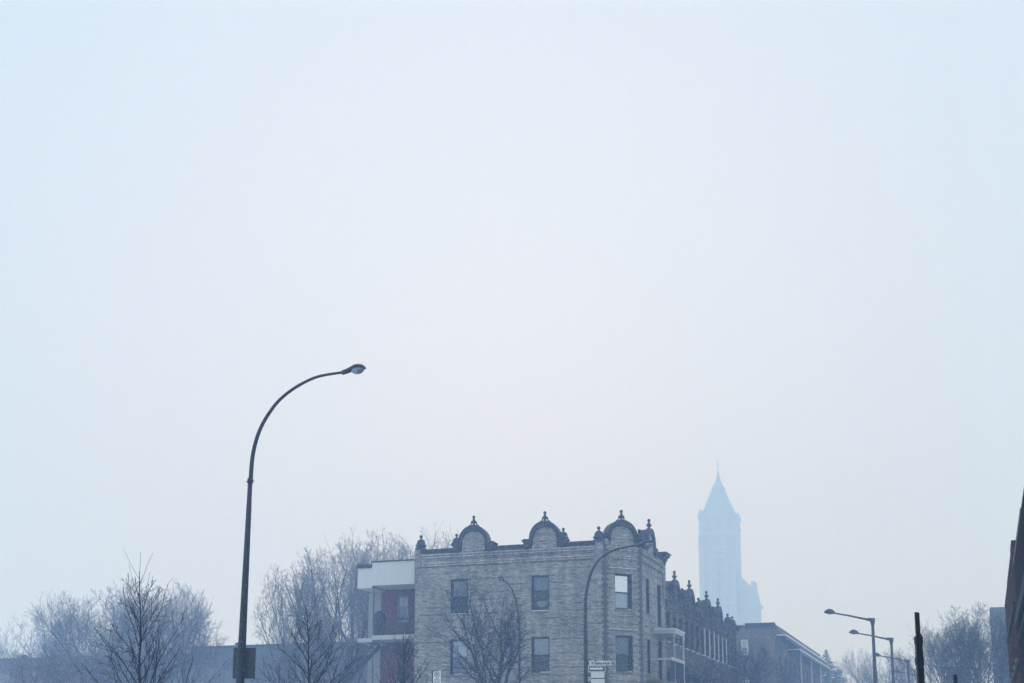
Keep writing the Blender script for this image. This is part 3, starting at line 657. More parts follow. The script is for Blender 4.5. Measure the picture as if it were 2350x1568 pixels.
# ------------------------------------------------------------------ far buildings
def far_building(name, label, px0, px1, py, Y0, depth, mat, parapet='metal_dark', ph=0.5):
    a, b = (EYE + ray(p, py) * (Y0 / ray(p, py).y) for p in (px0, px1)); b.z = a.z = (a.z + b.z) / 2
    u = (b - a); W = u.length; u.normalize(); n = V(u.y, -u.x, 0)
    t = thing(name, label, 'building', ((a.x + b.x) / 2, (a.y + b.y) / 2, 2.0))
    fr = (V(a.x, a.y, 0), u, n); H_ = a.z
    m = MB(); hol = []
    x = 1.5
    while x + 2.2 < W:
        hol.append((x, x + 1.3, 3.2, 5.2)); x += 3.4
    m.wall(fr, 0, W, 1.9, H_ - ph, hol, 0.2)
    P = lambda uu, nn, zz: fr[0] + u * uu + n * nn + UPZ * zz
    m.face([P(0, 0, 1.9), P(0, 0, H_ - ph), P(0, -depth, H_ - ph), P(0, -depth, 1.9)]); m.face([P(W, 0, 1.9), P(W, -depth, 1.9), P(W, -depth, H_ - ph), P(W, 0, H_ - ph)])
    m.face([P(0, 0, H_ - ph), P(W, 0, H_ - ph), P(W, -depth, H_ - ph), P(0, -depth, H_ - ph)])
    m.build('wall', [M[mat], M['recess']], t)
    m = MB(); m.box(fr, -.05, W + .05, -depth, 0.08, H_ - ph + .001, H_); m.build('parapet', M[parapet], t)
    for k in range(int(W // 7)):
        m = MB(); c0 = 3 + 7 * k; m.lathe(fr[0] + u * c0 - n * 2.5, [(.18, H_ - ph), (.18, H_ + .25), (.3, H_ + .27), (.3, H_ + .42), (.05, H_ + .5)], 10); m.build('roof_vent', M['metal_dark'], t)
    for h_ in hol: window(t, fr, *h_, 'glass_mid', 'glass_dark', rec=0.1, snow=None)
    return t
far_building('low_building', 'long low building with a dark roof band behind the left trees', -60, 455, 1506, 92, 12, 'low_wall', 'concrete', 1.0)
far_building('flat_roofed_building', 'flat roofed grey building behind the lamp post on the left', 440, 850, 1478, 100, 14, 'concrete', 'metal_dark', 0.18)
far_building('stucco_block', 'blank grey block rising behind the bare trees on the right', 2273, 2420, 1392, 112, 12, 'concrete', 'concrete', 0.3)
far_building('purple_shed', 'small dull building low behind the trees beside the right posts', 2172, 2222, 1530, 105, 6, 'block_brick', 'metal_dark', 0.15)

# ------------------------------------------------------------------ street lamps
def cobra_head(parent, p, u, s=1.0, droop=True):
    """lamp housing with its glass bowl; p is the arm end, u the horizontal direction the arm points"""
    b = UPZ.cross(u).normalized()
    d = (u * math.cos(R(5)) + UPZ * math.sin(R(5))) if droop else u
    h = MB(); rings = []
    for x, zc, hw_, up_, dn in ((-.02, .0, .045, .045, .05), (.03, .0, .075, .06, .075), (.16, .01, .085, .075, .07), (.28, .03, .12, .085, .05), (.40, .05, .155, .10, .035), (.52, .05, .16, .095, .03), (.62, .03, .135, .08, .03), (.69, .0, .08, .045, .03), (.72, -.015, .02, .012, .012)):
        ring = []
        for k in range(14):
            t = 2 * math.pi * k / 14; sy = math.sin(t)
            ring.append(p + (d * x + b * (hw_ * math.cos(t)) + UPZ * (zc + (up_ if sy > 0 else dn) * sy)) * s)
        rings.append(ring)
    h.loft(rings); ho = h.build('lamp_head', M['head'], parent)
    l = MB(); rings = []
    c = p + (d * .475 + UPZ * .022) * s
    for k in range(6):
        q = k / 5; rr = math.cos(q * math.pi / 2 * 0.96)
        rings.append([c + (d * (math.cos(t) * .20 * rr + 0.01 * q) + b * (math.sin(t) * .135 * rr) - UPZ * (.155 * math.sin(q * math.pi / 2))) * s for t in [2 * math.pi * j / 16 for j in range(16)]])
    l.loft(rings[::-1]); l.build('lens', M['lens'], ho)
    return ho
def curved_lamp(label, base, curve, u, r0, r1, head_s, lean=0.0):
    """tapered steel pole carrying a bent arm; curve = (along, height) pairs from the collar on"""
    t = thing('street_lamp', label, 'street lamp', base, 'curved arm street lamps')
    zc = curve[0][1]
    m = MB(); zz = [base[2], base[2] + .12, base[2] + .14]
    m.tube([V(base[0] - lean, base[1], base[2] + h) for h in (0, .1)], [.24, .22], 16); m.build('base_plate', M['pole'], t)
    m = MB(); B = V(base[0], base[1], 0)
    m.tube([B + UPZ * (base[2] + .1) - V(lean, 0, 0), B + UPZ * (zc - .55) - V(lean * .07, 0, 0), B + UPZ * (zc - .45) - V(lean * .06, 0, 0), B + UPZ * zc], [r0, r1 * 1.12, r1 * 1.05, r1], 16); m.build('pole', M['pole'], t)
    m = MB(); m.tube([B + UPZ * (zc - .02), B + UPZ * (zc + .09)], r1 * 1.22, 16)
    for sg in (-1, 1): m.tube([B + u * (sg * r1 * 1.1) + UPZ * (zc + .03), B + u * (sg * r1 * 1.75) + UPZ * (zc + .03)], .016, 6)
    m.build('collar', M['pole'], t)
    pts = [B + u * x + UPZ * z for x, z in curve]; n = len(pts)
    fine = []
    for i in range(n - 1):
        p0, p1, p2, p3 = pts[max(0, i - 1)], pts[i], pts[i + 1], pts[min(n - 1, i + 2)]
        for k in range(5):
            s = k / 5; fine.append(0.5 * ((2 * p1) + (p2 - p0) * s + (2 * p0 - 5 * p1 + 4 * p2 - p3) * s * s + (3 * p1 - p0 - 3 * p2 + p3) * s ** 3))
    fine.append(pts[-1]); K = len(fine)
    m = MB(); m.tube(fine, [r1 * (1.0 - .45 * i / (K - 1)) for i in range(K)], 14); m.build('arm', M['pole'], t)
    cobra_head(t, fine[-1], u, head_s)
    return t
def yplane(px, py, Y0):
    d = ray(px, py); return EYE + d * (Y0 / d.y)
ex = V(1, 0, 0)
# nearest lamp
Y1 = 25.6; S_ = 1.06383
b1 = yplane(574, 1108, Y1)
c1 = []
for zx, zy in ((137, 618), (140.5, 590), (148, 500), (165, 420), (190, 353), (225, 292), (270, 233), (330, 182), (400, 140), (470, 113), (573, 96)):
    q = yplane((540 + zx / 1.94) / S_, (860 + zy / 1.94) / S_, Y1); c1.append((q.x - b1.x, q.z))
lamp1 = curved_lamp('tall dark curved street lamp nearest the viewer, against open sky', (b1.x, Y1, gz(Y1)), c1, ex, 0.115, 0.05, 0.78, lean=0.10)
Y2 = 52.06
b2 = yplane(1343, 1400, Y2); c2 = []
for px, py in ((1343, 1400), (1345, 1365), (1352, 1330), (1363, 1302), (1380, 1280), (1402, 1266), (1430, 1257), (1463, 1251.5)):
    q = yplane(px, py, Y2); c2.append((q.x - b2.x, q.z))
lamp2 = curved_lamp('curved street lamp carrying the street name signs before the grey building', (b2.x, Y2, gz(Y2)), c2, ex, 0.095, 0.065, 1.0)
Y3 = 62.6
b3 = yplane(1192, 1500, Y3); zt = at(1141, 1326, 57.8).z
c3 = [(0, 7.9), (.05, 8.35), (.25, 9.0), (.62, 9.55), (1.15, 9.95), (1.75, 10.15), (2.35, 10.22)]
lamp3 = curved_lamp('thin curved street lamp seen end-on against the grey brick front', (b3.x, Y3, gz(Y3)), c3, V(0, -1, 0), 0.08, 0.05, 0.9)

# straight-arm lamps along the right pavement
def straight_lamp(label, Y0, X0, zt):
    base = (X0, Y0, gz(Y0)); t = thing('street_light', label, 'street light', base, 'straight arm street lights along the right pavement')
    B = V(X0, Y0, 0)
    m = MB(); m.tube([B + UPZ * gz(Y0), B + UPZ * (gz(Y0) + .12)], .2, 12); m.build('base_plate', M['pole'], t)
    m = MB(); m.tube([B + UPZ * (gz(Y0) + .1), B + UPZ * (zt - 2.6), B + UPZ * (zt - 2.35), B + UPZ * (zt - .2)], [.12, .105, .085, .075], 14); m.build('pole', M['pole'], t)
    u = V(-1, 0, 0)
    m = MB(); m.tube([B + UPZ * (zt - .35), B + UPZ * (zt - .12), B + UPZ * (zt - .02)], [.08, .135, .135], 12); m.tube([B + V(.12, 0, zt - .08), B + V(-.26, 0, zt - .05)], .085, 10); m.build('bracket', M['pole'], t)
    m = MB(); m.tube([B + V(-.2, 0, zt - .07), B + V(-1.15, 0, zt + .17), B + V(-1.85, 0, zt + .32)], [.055, .045, .036], 10); m.build('arm', M['pole'], t)
    p = B + V(-1.80, 0, zt + .31)
    m = MB(); rings = []
    for x, up_, dn, hw_ in ((0, .03, .03, .03), (.06, .09, .04, .09), (.16, .16, .04, .16), (.28, .185, .04, .19), (.40, .165, .04, .185), (.50, .11, .04, .14), (.57, .05, .03, .08), (.60, .01, .01, .01)):
        rings.append([p + V(-x, hw_ * math.cos(q), (up_ * 1.2 if math.sin(q) > 0 else dn) * math.sin(q) + x * .12) for q in [2 * math.pi * k / 14 for k in range(14)]])
    m.loft(rings); hd = m.build('lamp_head', M['head'], t)
    m = MB(); m.lathe(p + V(-.3, 0, -.01), [(.02, -.03), (.10, -.022), (.14, 0)], 12); m.build('lens', M['lens'], hd)
    return t
for (px, py), lab in (((2002, 1420), 'nearest straight arm street light, tallest on the right pavement'), ((2045, 1465), 'second straight arm street light, between the nearest one and a fainter one'),
                      ((2083, 1515), 'third straight arm street light, faint behind two taller ones'), ((2119, 1551), 'farthest straight arm street light, its arm low beside the dark post')):
    d = ray(px, py); q = EYE + d * ((9.0 - EYE.z) / d.z)
    straight_lamp(lab, q.y, q.x, 9.0 + 0.02)

# ------------------------------------------------------------------ signs
def plate(mb, fr, poly, n0, n1, mi=0): mb.prism(fr, poly, n0, n1, mi)
def rrect(u0, u1, z0, z1, r, n=4):
    pts = []
    for cx_, cz_, a0 in ((u1 - r, z1 - r, 0), (u0 + r, z1 - r, 90), (u0 + r, z0 + r, 180), (u1 - r, z0 + r, 270)):
        for k in range(n + 1):
            t = R(a0 + 90 * k / n); pts.append((cx_ + r * math.cos(t), cz_ + r * math.sin(t)))
    return pts
def text_part(name, body, size, fr, u, z, n, mat, parent):
    cu = bpy.data.curves.new(name, 'FONT'); cu.body = body; cu.size = size; cu.extrude = 0.002; cu.offset = 0.006
    tmp = bpy.data.objects.new(name + '_curve', cu); COL.objects.link(tmp)
    dg = bpy.context.evaluated_depsgraph_get(); me = bpy.data.meshes.new_from_object(tmp.evaluated_get(dg))
    bpy.data.objects.remove(tmp); bpy.data.curves.remove(cu)
    o_, u_, n_ = fr
    mat4 = Matrix((( u_.x, 0, n_.x, 0), (u_.y, 0, n_.y, 0), (0, 1, 0, 0), (0, 0, 0, 1)))
    me.transform(mat4); P = o_ + u_ * u + n_ * n + UPZ * z - parent_world(parent)
    me.transform(Matrix.Translation(P)); me.materials.clear(); me.materials.append(mat)
    o = bpy.data.objects.new(name, me); COL.objects.link(o); o.parent = parent
    return o
# signs on the second lamp, turned a little towards the viewer
sa = R(18.8); su = V(math.cos(sa), math.sin(sa), 0); sn = V(math.sin(sa), -math.cos(sa), 0)
q = V(-14.50, 51.92, 0)
FG = (q, su, sn)
def U(px, py):
    p = at(px, py, 53.84); return (p - q).dot(su), p.z
sx = lambda a, b: U((1430 + a / 20.1) / S_, (1590 + b / 20.1) / S_)
(u0, z1), (u1, z0) = sx(165, 478), sx(1265, 695)
ns = thing('street_name_sign', 'white street name sign reading Saint-Hubert on the curved lamp', 'street sign', q + V(0.3, 0, z0))
m = MB(); plate(m, FG, rrect(u0, u1, z0, z1, 0.01), 0, 0.012); m.build('plate', M['sign_white'], ns)
m = MB(); m.box(FG, u0 - .10, u0 + .08, -.03, -.001, z0 + .03, z0 + .12); m.build('bracket', M['pole'], ns)
lu, lz = sx(435, 655)
text_part('lettering', 'Saint-Hubert', 0.148, FG, lu, lz, 0.0145, M['sign_black'], ns)
text_part('small_lettering', 'rue', 0.05, FG, lu, lz + 0.118, 0.0145, M['sign_black'], ns)
eu, ez = sx(325, 590)
m = MB(); er = 0.062
cir = lambda r_, n_=20: [(eu + r_ * math.cos(2 * math.pi * k / n_), ez + r_ * math.sin(2 * math.pi * k / n_)) for k in range(n_ + 1)]
m.ring(FG, cir(er), cir(er - .012), 0.0125, 0.015)
for a_ in (45, 135):
    c_, s_ = math.cos(R(a_)), math.sin(R(a_)); w_ = .008; l_ = er - .013
    m.prism(FG, [(eu - c_ * l_ - s_ * w_, ez - s_ * l_ + c_ * w_), (eu - c_ * l_ + s_ * w_, ez - s_ * l_ - c_ * w_), (eu + c_ * l_ + s_ * w_, ez + s_ * l_ - c_ * w_), (eu + c_ * l_ - s_ * w_, ez + s_ * l_ + c_ * w_)], 0.0125, 0.0145 if a_ == 45 else 0.0155)
for a_ in (0, 90, 180, 270):
    m.ring(FG, [(eu + .034 * math.cos(R(a_)) + .018 * math.cos(t), ez + .034 * math.sin(R(a_)) + .018 * math.sin(t)) for t in [2 * math.pi * k / 12 for k in range(13)]], [(eu + .034 * math.cos(R(a_)) + .008 * math.cos(t), ez + .034 * math.sin(R(a_)) + .008 * math.sin(t)) for t in [2 * math.pi * k / 12 for k in range(13)]], 0.0125, 0.0142)
m.build('emblem', M['sign_rose'], ns)
(u0, z1), (u1, z0) = sx(120, 712), sx(965, 1012)
ow = thing('one_way_sign', 'black one way sign with white arrow under the street name sign', 'traffic sign', q + V(0.2, 0, z0))
m = MB(); plate(m, FG, rrect(u0, u1, z0, z1 - .005, .035), 0, 0.012); m.build('border', M['sign_white'], ow)
m = MB(); plate(m, FG, rrect(u0 + .028, u1 - .025, z0 + .022, z1 - .03, .02), 0.0125, 0.016); m.build('panel', M['sign_black'], ow)
(a0, t1), (a1, t0) = sx(198, 800), sx(885, 925); hz0 = sx(740, 960)[1]; hz1 = sx(740, 755)[1]; hx = sx(725, 860)[0]; zm = (t0 + t1) / 2
m = MB(); plate(m, FG, [(a0, t0 + .008), (hx, t0 + .008), (hx, hz0 + .012), (a1, zm), (hx, hz1 - .012), (hx, t1 - .008), (a0, t1 - .008)], 0.0165, 0.019); m.build('arrow', M['sign_white'], ow)
m = MB(); m.box(FG, u0 - .02, u0 + .12, -.03, -.001, z0 + .08, z0 + .16); m.build('bracket', M['pole'], ow)
(u0, z1), (u1, z0) = sx(255, 1035), sx(915, 1315)
for zz0, zz1, lab in ((z0, z1, 'pale blank sign panel just under the one way sign'), (z0 - .045 - (z1 - z0) * 1.0, z0 - .045, 'pale blank sign panel at the bottom of the signs on the curved lamp')):
    t = thing('sign_panel', lab, 'sign', q + V(.2, 0, zz0), 'blank panels under the one way sign')
    m = MB(); plate(m, FG, rrect(u0, u1, zz0, zz1, .008), 0, 0.01); m.build('plate', M['sign_white'], t)
    m = MB(); m.box(FG, u0 + .01, u1 + .03, -.025, -.001, zz0 - .03, zz0 + .0); m.box(FG, u0 - .12, u0 + .05, -.028, -.0255, zz0 + .06, zz0 + .12); m.build('bracket', M['pole_dark'], t)
# no parking sign on its own post
qn_ = at(1001.5, 1568, 53.0); FN = (V(qn_.x, qn_.y, 0), su, sn)
def U2(a, b):
    p = at((1030 + a / 29.4) / S_, (1620 + b / 29.4) / S_, 53.0); return (p - FN[0]).dot(su), p.z
npk = thing('no_parking_sign', 'white no parking sign on a thin dark post before the grey brick', 'traffic sign', (qn_.x, qn_.y, gz(qn_.y)))
(u0, z1), (u1, _) = U2(815, 548), U2(1372, 548); z0 = z1 - .62
m = MB(); plate(m, FN, rrect(u0, u1, z0, z1, .012), 0, .01); m.build('plate', M['sign_white'], npk)
cu_, cz_ = U2(1085, 795); rr_ = 0.113
C_ = lambda r_: [(cu_ + r_ * math.cos(2 * math.pi * k / 28), cz_ + r_ * math.sin(2 * math.pi * k / 28)) for k in range(29)]
m = MB(); m.ring(FN, C_(rr_), C_(rr_ - .022), .0105, .0135)
w_ = .010; l_ = rr_ - .02; c_ = s_ = math.sqrt(.5)
m.prism(FN, [(cu_ - c_ * l_ - s_ * w_, cz_ + s_ * l_ - c_ * w_), (cu_ - c_ * l_ + s_ * w_, cz_ + s_ * l_ + c_ * w_), (cu_ + c_ * l_ + s_ * w_, cz_ - s_ * l_ + c_ * w_), (cu_ + c_ * l_ - s_ * w_, cz_ - s_ * l_ - c_ * w_)], .0145, .0165)
m.build('red_ring', M['sign_red'], npk)
text_part('letter_p', 'P', 0.175, FN, cu_ - .05, cz_ - .062, .0125, M['sign_black'], npk)
m = MB(); rnd = random.Random(3)
for row, (z_, ws) in enumerate(((cz_ - .165, (.045, .045)), (cz_ - .215, (.07, .03, .07)), (cz_ - .27, (.03, .04, .05, .05)), (cz_ - .33, (.06, .05, .06)))):
    tot = sum(ws) + .018 * (len(ws) - 1); x = (u0 + u1) / 2 - tot / 2
    for w_ in ws:
        m.box(FN, x, x + w_, .0102, .0125, z_, z_ + .026); x += w_ + .018
m.build('small_lettering', M['sign_black'], npk)
m = MB(); m.box(FN, u0 - .045, u0 - .005, -.03, .0, gz(qn_.y), z1 + .02); m.box(FN, u0 - .045, u1 + .05, -.028, -.001, z1 - .05, z1 - .02); m.box(FN, u1 + .002, u1 + .016, -.01, .012, z0, z1); m.box(FN, u0, u1, -.01, .012, z1 + .001, z1 + .016); m.build('post', M['pole_dark'], npk)
# sign seen from behind, on the nearest lamp
FBk = (V(b1.x, Y1, 0), su, sn)
def U3(px, py):
    p = at(px, py, 29.15); return (p - FBk[0]).dot(su), p.z
(u0, z1), (u1, z0) = U3(537, 1487), U3(585.5, 1558)
bs = thing('road_sign', 'dark back of a rectangular road sign strapped to the nearest lamp post', 'traffic sign', (b1.x, Y1, z0))
m = MB(); plate(m, FBk, rrect(u0, u1, z0, z1, .02), -.135, -.15); m.build('plate', M['sign_back'], bs)
m = MB()
for z_ in (z0 + .16, z1 - .16): m.tube([V(b1.x - .056, Y1, z_ - .02), V(b1.x - .056, Y1, z_ + .02)], .107, 16); m.box(FBk, -.10, .0, -.134, -.10, z_ - .02, z_ + .02)
m.build('strap', M['pole'], bs)

# ------------------------------------------------------------------ posts close on the right
t = thing('telescopic_post', 'black telescopic steel sign post with two collars, near the right', 'post', (-.56, 14.6, gz(14.6)))
fp_ = (V(-.56, 14.6, 0), su, sn); pu = lambda a, b: (lambda p: ((p - fp_[0]).dot(su), p.z))(at((2200 + a / 5.443) / S_, (1380 + b / 5.443) / S_, 14.0 * 0.9999))
za = [pu(0, y)[1] for y in (625, 948, 1048, 1222, 1328)]
cA = (pu(218, 780)[0]); cB = pu(232, 1000)[0]; cC = pu(240, 1150)[0]; cD = pu(245, 1300)[0]
m = MB(); m.prism(fp_, [(cA - .021, za[1] - .05), (cA + .021, za[1] - .05), (cA + .02, za[0] - .006), (cA - .02, za[0])], .02, -.02); m.build('inner_tube', M['pole_dark'], t)
m = MB(); m.box(fp_, cB - .036, cB + .036, -.036, .036, za[2], za[1]); m.tube([fp_[0] + su * (cB + .02) + UPZ * (za[1] - .0), fp_[0] + su * (cB + .035) + UPZ * (za[1] + .022)], .008, 6); m.build('collar', M['pole_dark'], t)
m = MB(); m.box(fp_, cC - .031, cC + .031, -.031, .031, gz(14.6), za[2] - .001); m.build('outer_tube', M['pole_dark'], t)
m = MB(); m.box(fp_, cD - .037, cD + .037, -.037, .037, za[4], za[3]); m.build('collar', M['pole_dark'], t)
pp = at(2191.5, 1549, 26.0); t = thing('short_post', 'short dark square post low in front of the right trees', 'post', (pp.x, pp.y, gz(pp.y)))
fq = (V(pp.x, pp.y, 0), su, sn)
m = MB(); m.box(fq, -.032, .032, -.032, .032, gz(pp.y), pp.z - .02); m.build('tube', M['pole_dark'], t)
m = MB(); m.box(fq, -.038, .038, -.038, .038, pp.z - .019, pp.z); m.build('cap', M['pole_dark'], t)
# bronze dome light just topping the lower edge
pd = at(1499, 1553, 57.0); t = thing('dome_light', 'bronze domed post light with white bowl at the foot of the corner', 'street light', (pd.x, pd.y, gz(pd.y)))
m = MB(); m.lathe(V(pd.x, pd.y, 0), [(.36, pd.z - .30), (.35, pd.z - .2), (.28, pd.z - .09), (.15, pd.z - .02), (.03, pd.z)], 16); m.build('shade', M['bronze'], t)
m = MB(); m.lathe(V(pd.x, pd.y, 0), [(.03, pd.z - .52), (.15, pd.z - .48), (.22, pd.z - .38), (.22, pd.z - .301)], 16); m.build('bowl', M['white_paint'], t)
m = MB(); m.tube([V(pd.x, pd.y, gz(pd.y)), V(pd.x, pd.y, pd.z - .51)], .05, 10); m.build('post', M['pole_dark'], t)

# ------------------------------------------------------------------ trees
class Tree:
    def __init__(s, seed): s.r = random.Random(seed); s.trunk = []; s.twigs = []; s.par = []
    def wob(s, d, a):
        r = s.r; v = V(r.gauss(0, 1), r.gauss(0, 1), r.gauss(0, 1)); v = v - d * v.dot(d)
        return (d + v * a).normalized()
    def limb(s, p, d, L_, r0, r1, n, wob, lift):
        pts = [p.copy()]; rad = [r0]
        for k in range(n):
            d = s.wob(d, wob); d = (d + UPZ * lift).normalized(); p = p + d * (L_ / n); pts.append(p.copy()); rad.append(r0 + (r1 - r0) * (k + 1) / n)
        return pts, rad, d
    def side(s, d, ang, az):
        a = d.orthogonal().normalized(); b = d.cross(a); return (d * math.cos(ang) + (a * math.cos(az) + b * math.sin(az)) * math.sin(ang)).normalized()
    def grow(s, p, d, L_, r, depth, spec, par=-1):
        """spec[depth] = (children, length ratio, angle, wobble, lift, from)"""
        ch, lr, ang, wob, lift, fr = spec[depth]
        n = 5 if depth == 0 else (4 if depth < 3 else 3)
        pts, rad, _ = s.limb(p, d, L_, r, max(spec['tip'], r * (.35 if ch else .5)), n, wob, lift)
        (s.trunk if depth < spec['trunk'] else s.twigs).append((pts, rad, 7 if depth == 0 else 5 if depth == 1 else 4 if depth == 2 else 3))
        me = -1
        if depth >= spec['trunk']: s.par.append(par); me = len(s.twigs) - 1
        if not ch: return
        az = s.r.uniform(0, 6.28)
        for k in range(ch):
            f = fr + (1 - fr) * (k + s.r.uniform(.1, .9)) / ch; q = f * n; i = min(n - 1, int(q)); pos = pts[i].lerp(pts[i + 1], q - i)
            dd = (pts[i + 1] - pts[i]).normalized(); az += 2.4 + s.r.uniform(-.5, .5)
            nd = s.side(dd, R(ang) * s.r.uniform(.65, 1.25), az)
            rr = rad[i] * s.r.uniform(.45, .68)
            s.grow(pos, nd, L_ * lr * s.r.uniform(.7, 1.2) * (1.15 - .45 * f), max(rr, spec['tip']), depth + 1, spec, me)
def tree_mesh(name, tubes, mat):
    vs_, fs = [], []
    for pts, rad, k in tubes:
        side = None; base = len(vs_); n = len(pts)
        for i, p in enumerate(pts):
            d = (pts[min(i + 1, n - 1)] - pts[max(i - 1, 0)]).normalized()
            if side is None: side = d.orthogonal().normalized()
            side = (side - d * side.dot(d)).normalized(); b = d.cross(side)
            for q in range(k):
                t = 2 * math.pi * q / k; v = p + (side * math.cos(t) + b * math.sin(t)) * rad[i]; vs_.append((v.x, v.y, v.z))
        for i in range(n - 1):
            for q in range(k):
                a = base + i * k + q; b_ = base + i * k + (q + 1) % k; fs.append((a, b_, b_ + k, a + k))
        fs.append(tuple(base + (n - 1) * k + q for q in range(k)))
    me = bpy.data.meshes.new(name); me.from_pydata(vs_, [], fs); me.materials.append(mat)
    me.polygons.foreach_set('use_smooth', np.ones(len(fs), dtype=bool)); me.update()
    return me
def proto(tr, bark, twig): return tree_mesh('trunk', tr.trunk, bark), tree_mesh('crown', tr.twigs, twig)
def plant(name, label, cat, meshes, loc, rot, scale, group):
    t = thing(name, label, cat, loc, group); t.rotation_euler = (0, 0, rot); t.scale = scale if hasattr(scale, '__len__') else (scale,) * 3
    for nm, me in zip(('trunk', 'crown'), meshes):
        o = bpy.data.objects.new(nm, me); COL.objects.link(o); o.parent = t
    return t
# unit trees are built 10 m high
def mature(seed, ang=(34, 38, 40, 42, 42), lift=(0.0, .10, .10, .08, .05), trunkL=3.0, ch=(7, 7, 7, 6, 4), wide=1.0, tip=.007, r0=.17, fr0=.5):
    t = Tree(seed)
    spec = {'tip': tip, 'trunk': 2,
            0: (ch[0], 1.45 * wide, ang[0], .04, .0, fr0), 1: (ch[1], .52, ang[1], .07, lift[1], .22), 2: (ch[2], .50, ang[2], .08, lift[2], .15),
            3: (ch[3], .52, ang[3], .09, lift[3], .12), 4: (ch[4], .60, ang[4], .10, lift[4], .1), 5: (0, 0, 0, .10, .04, 0)}
    t.grow(V(0, 0, 0), V(0, 0, 1), trunkL, r0, 0, spec)
    return t
def fit10(t, h=10.0):                                  # scale the grown tree to the wanted height
    zs = sorted(tb[0][-1].z for tb in t.twigs); zm = zs[int(len(zs) * .994)]; k = h / zm
    for L_ in (t.trunk, t.twigs):
        for i, (pts, rad, kk) in enumerate(L_): L_[i] = ([p * k for p in pts], rad, kk)
    return t
def rounded(t):                                        # keep the crown inside an uneven dome
    r = t.r; e = [tb[0][-1] for tb in t.twigs]
    zs = sorted(p.z for p in e); rs = sorted(math.hypot(p.x, p.y) for p in e); top = zs[int(len(zs) * .93)]; rx = rs[int(len(rs) * .94)]; zc = top * .45
    def ok(p):
        if p.z < zc: return math.hypot(p.x, p.y) < rx * r.uniform(1.0, 1.2)
        a = math.atan2(p.y, p.x); bump = 1 + .07 * math.sin(3 * a + 1) + .06 * math.sin(5 * a + 6 * p.z / top)
        return (math.hypot(p.x, p.y) / rx) ** 2 + ((p.z - zc) / (top - zc)) ** 2 < (bump * r.uniform(.93, 1.07)) ** 2
    def inside(p): return math.hypot(p.x, p.y) < rx * .92 and (p.z < zc or (math.hypot(p.x, p.y) / rx) ** 2 + ((p.z - zc) / (top - zc)) ** 2 < .80)
    keep = []                                          # a twig goes when it leaves the dome, and so does all that grew from it
    for tb, pa in zip(t.twigs, t.par):
        keep.append(ok(tb[0][-1]) and (keep[pa] if pa >= 0 else inside(tb[0][0])))
    t.twigs = [tb for tb, q in zip(t.twigs, keep) if q]
    for i, (pts, rad, k) in enumerate(t.trunk):
        n = len(pts)
        while n > 2 and not inside(pts[n - 1]): n -= 1
        if n < len(pts): t.trunk[i] = (pts[:n], rad[:n - 1] + [rad[-1]], k)
    return t
pr_spread = proto(fit10(rounded(mature(11, ch=(9, 8, 6, 4, 3), tip=.006))), M['bark'], M['pale_twig'])
pr_tall = proto(fit10(mature(23, ang=(26, 32, 38, 40, 42), lift=(0, .16, .13, .08, .05), trunkL=3.4, ch=(8, 8, 6, 5, 3), tip=.0065)), M['bark'], M['pale_twig'])
pr_open = proto(fit10(mature(37, ang=(36, 40, 42, 44, 44), ch=(5, 6, 5, 5, 3), tip=.006)), M['bark'], M['pale_twig'])
pr_street = proto(fit10(mature(71, ang=(36, 38, 40, 42, 42), lift=(0, .14, .10, .08, .05), trunkL=4.4, ch=(6, 7, 6, 5, 3), tip=.0048, r0=.33, fr0=.42)), M['bark'], M['twig'])
pr_bush = proto(fit10(rounded(mature(51, ang=(46, 42, 38, 36, 36), lift=(0, .07, .12, .10, .07), trunkL=1.8, ch=(11, 8, 6, 5, 3), tip=.006, fr0=.25))), M['bark'], M['pale_twig'])
def retwig(meshes, mat):
    a, b = meshes; b = b.copy(); b.materials.clear(); b.materials.append(mat); return a, b
pr_bush_dark, pr_spread_dark, pr_open_dark = retwig(pr_bush, M['twig']), retwig(pr_spread, M['twig']), retwig(pr_open, M['twig'])

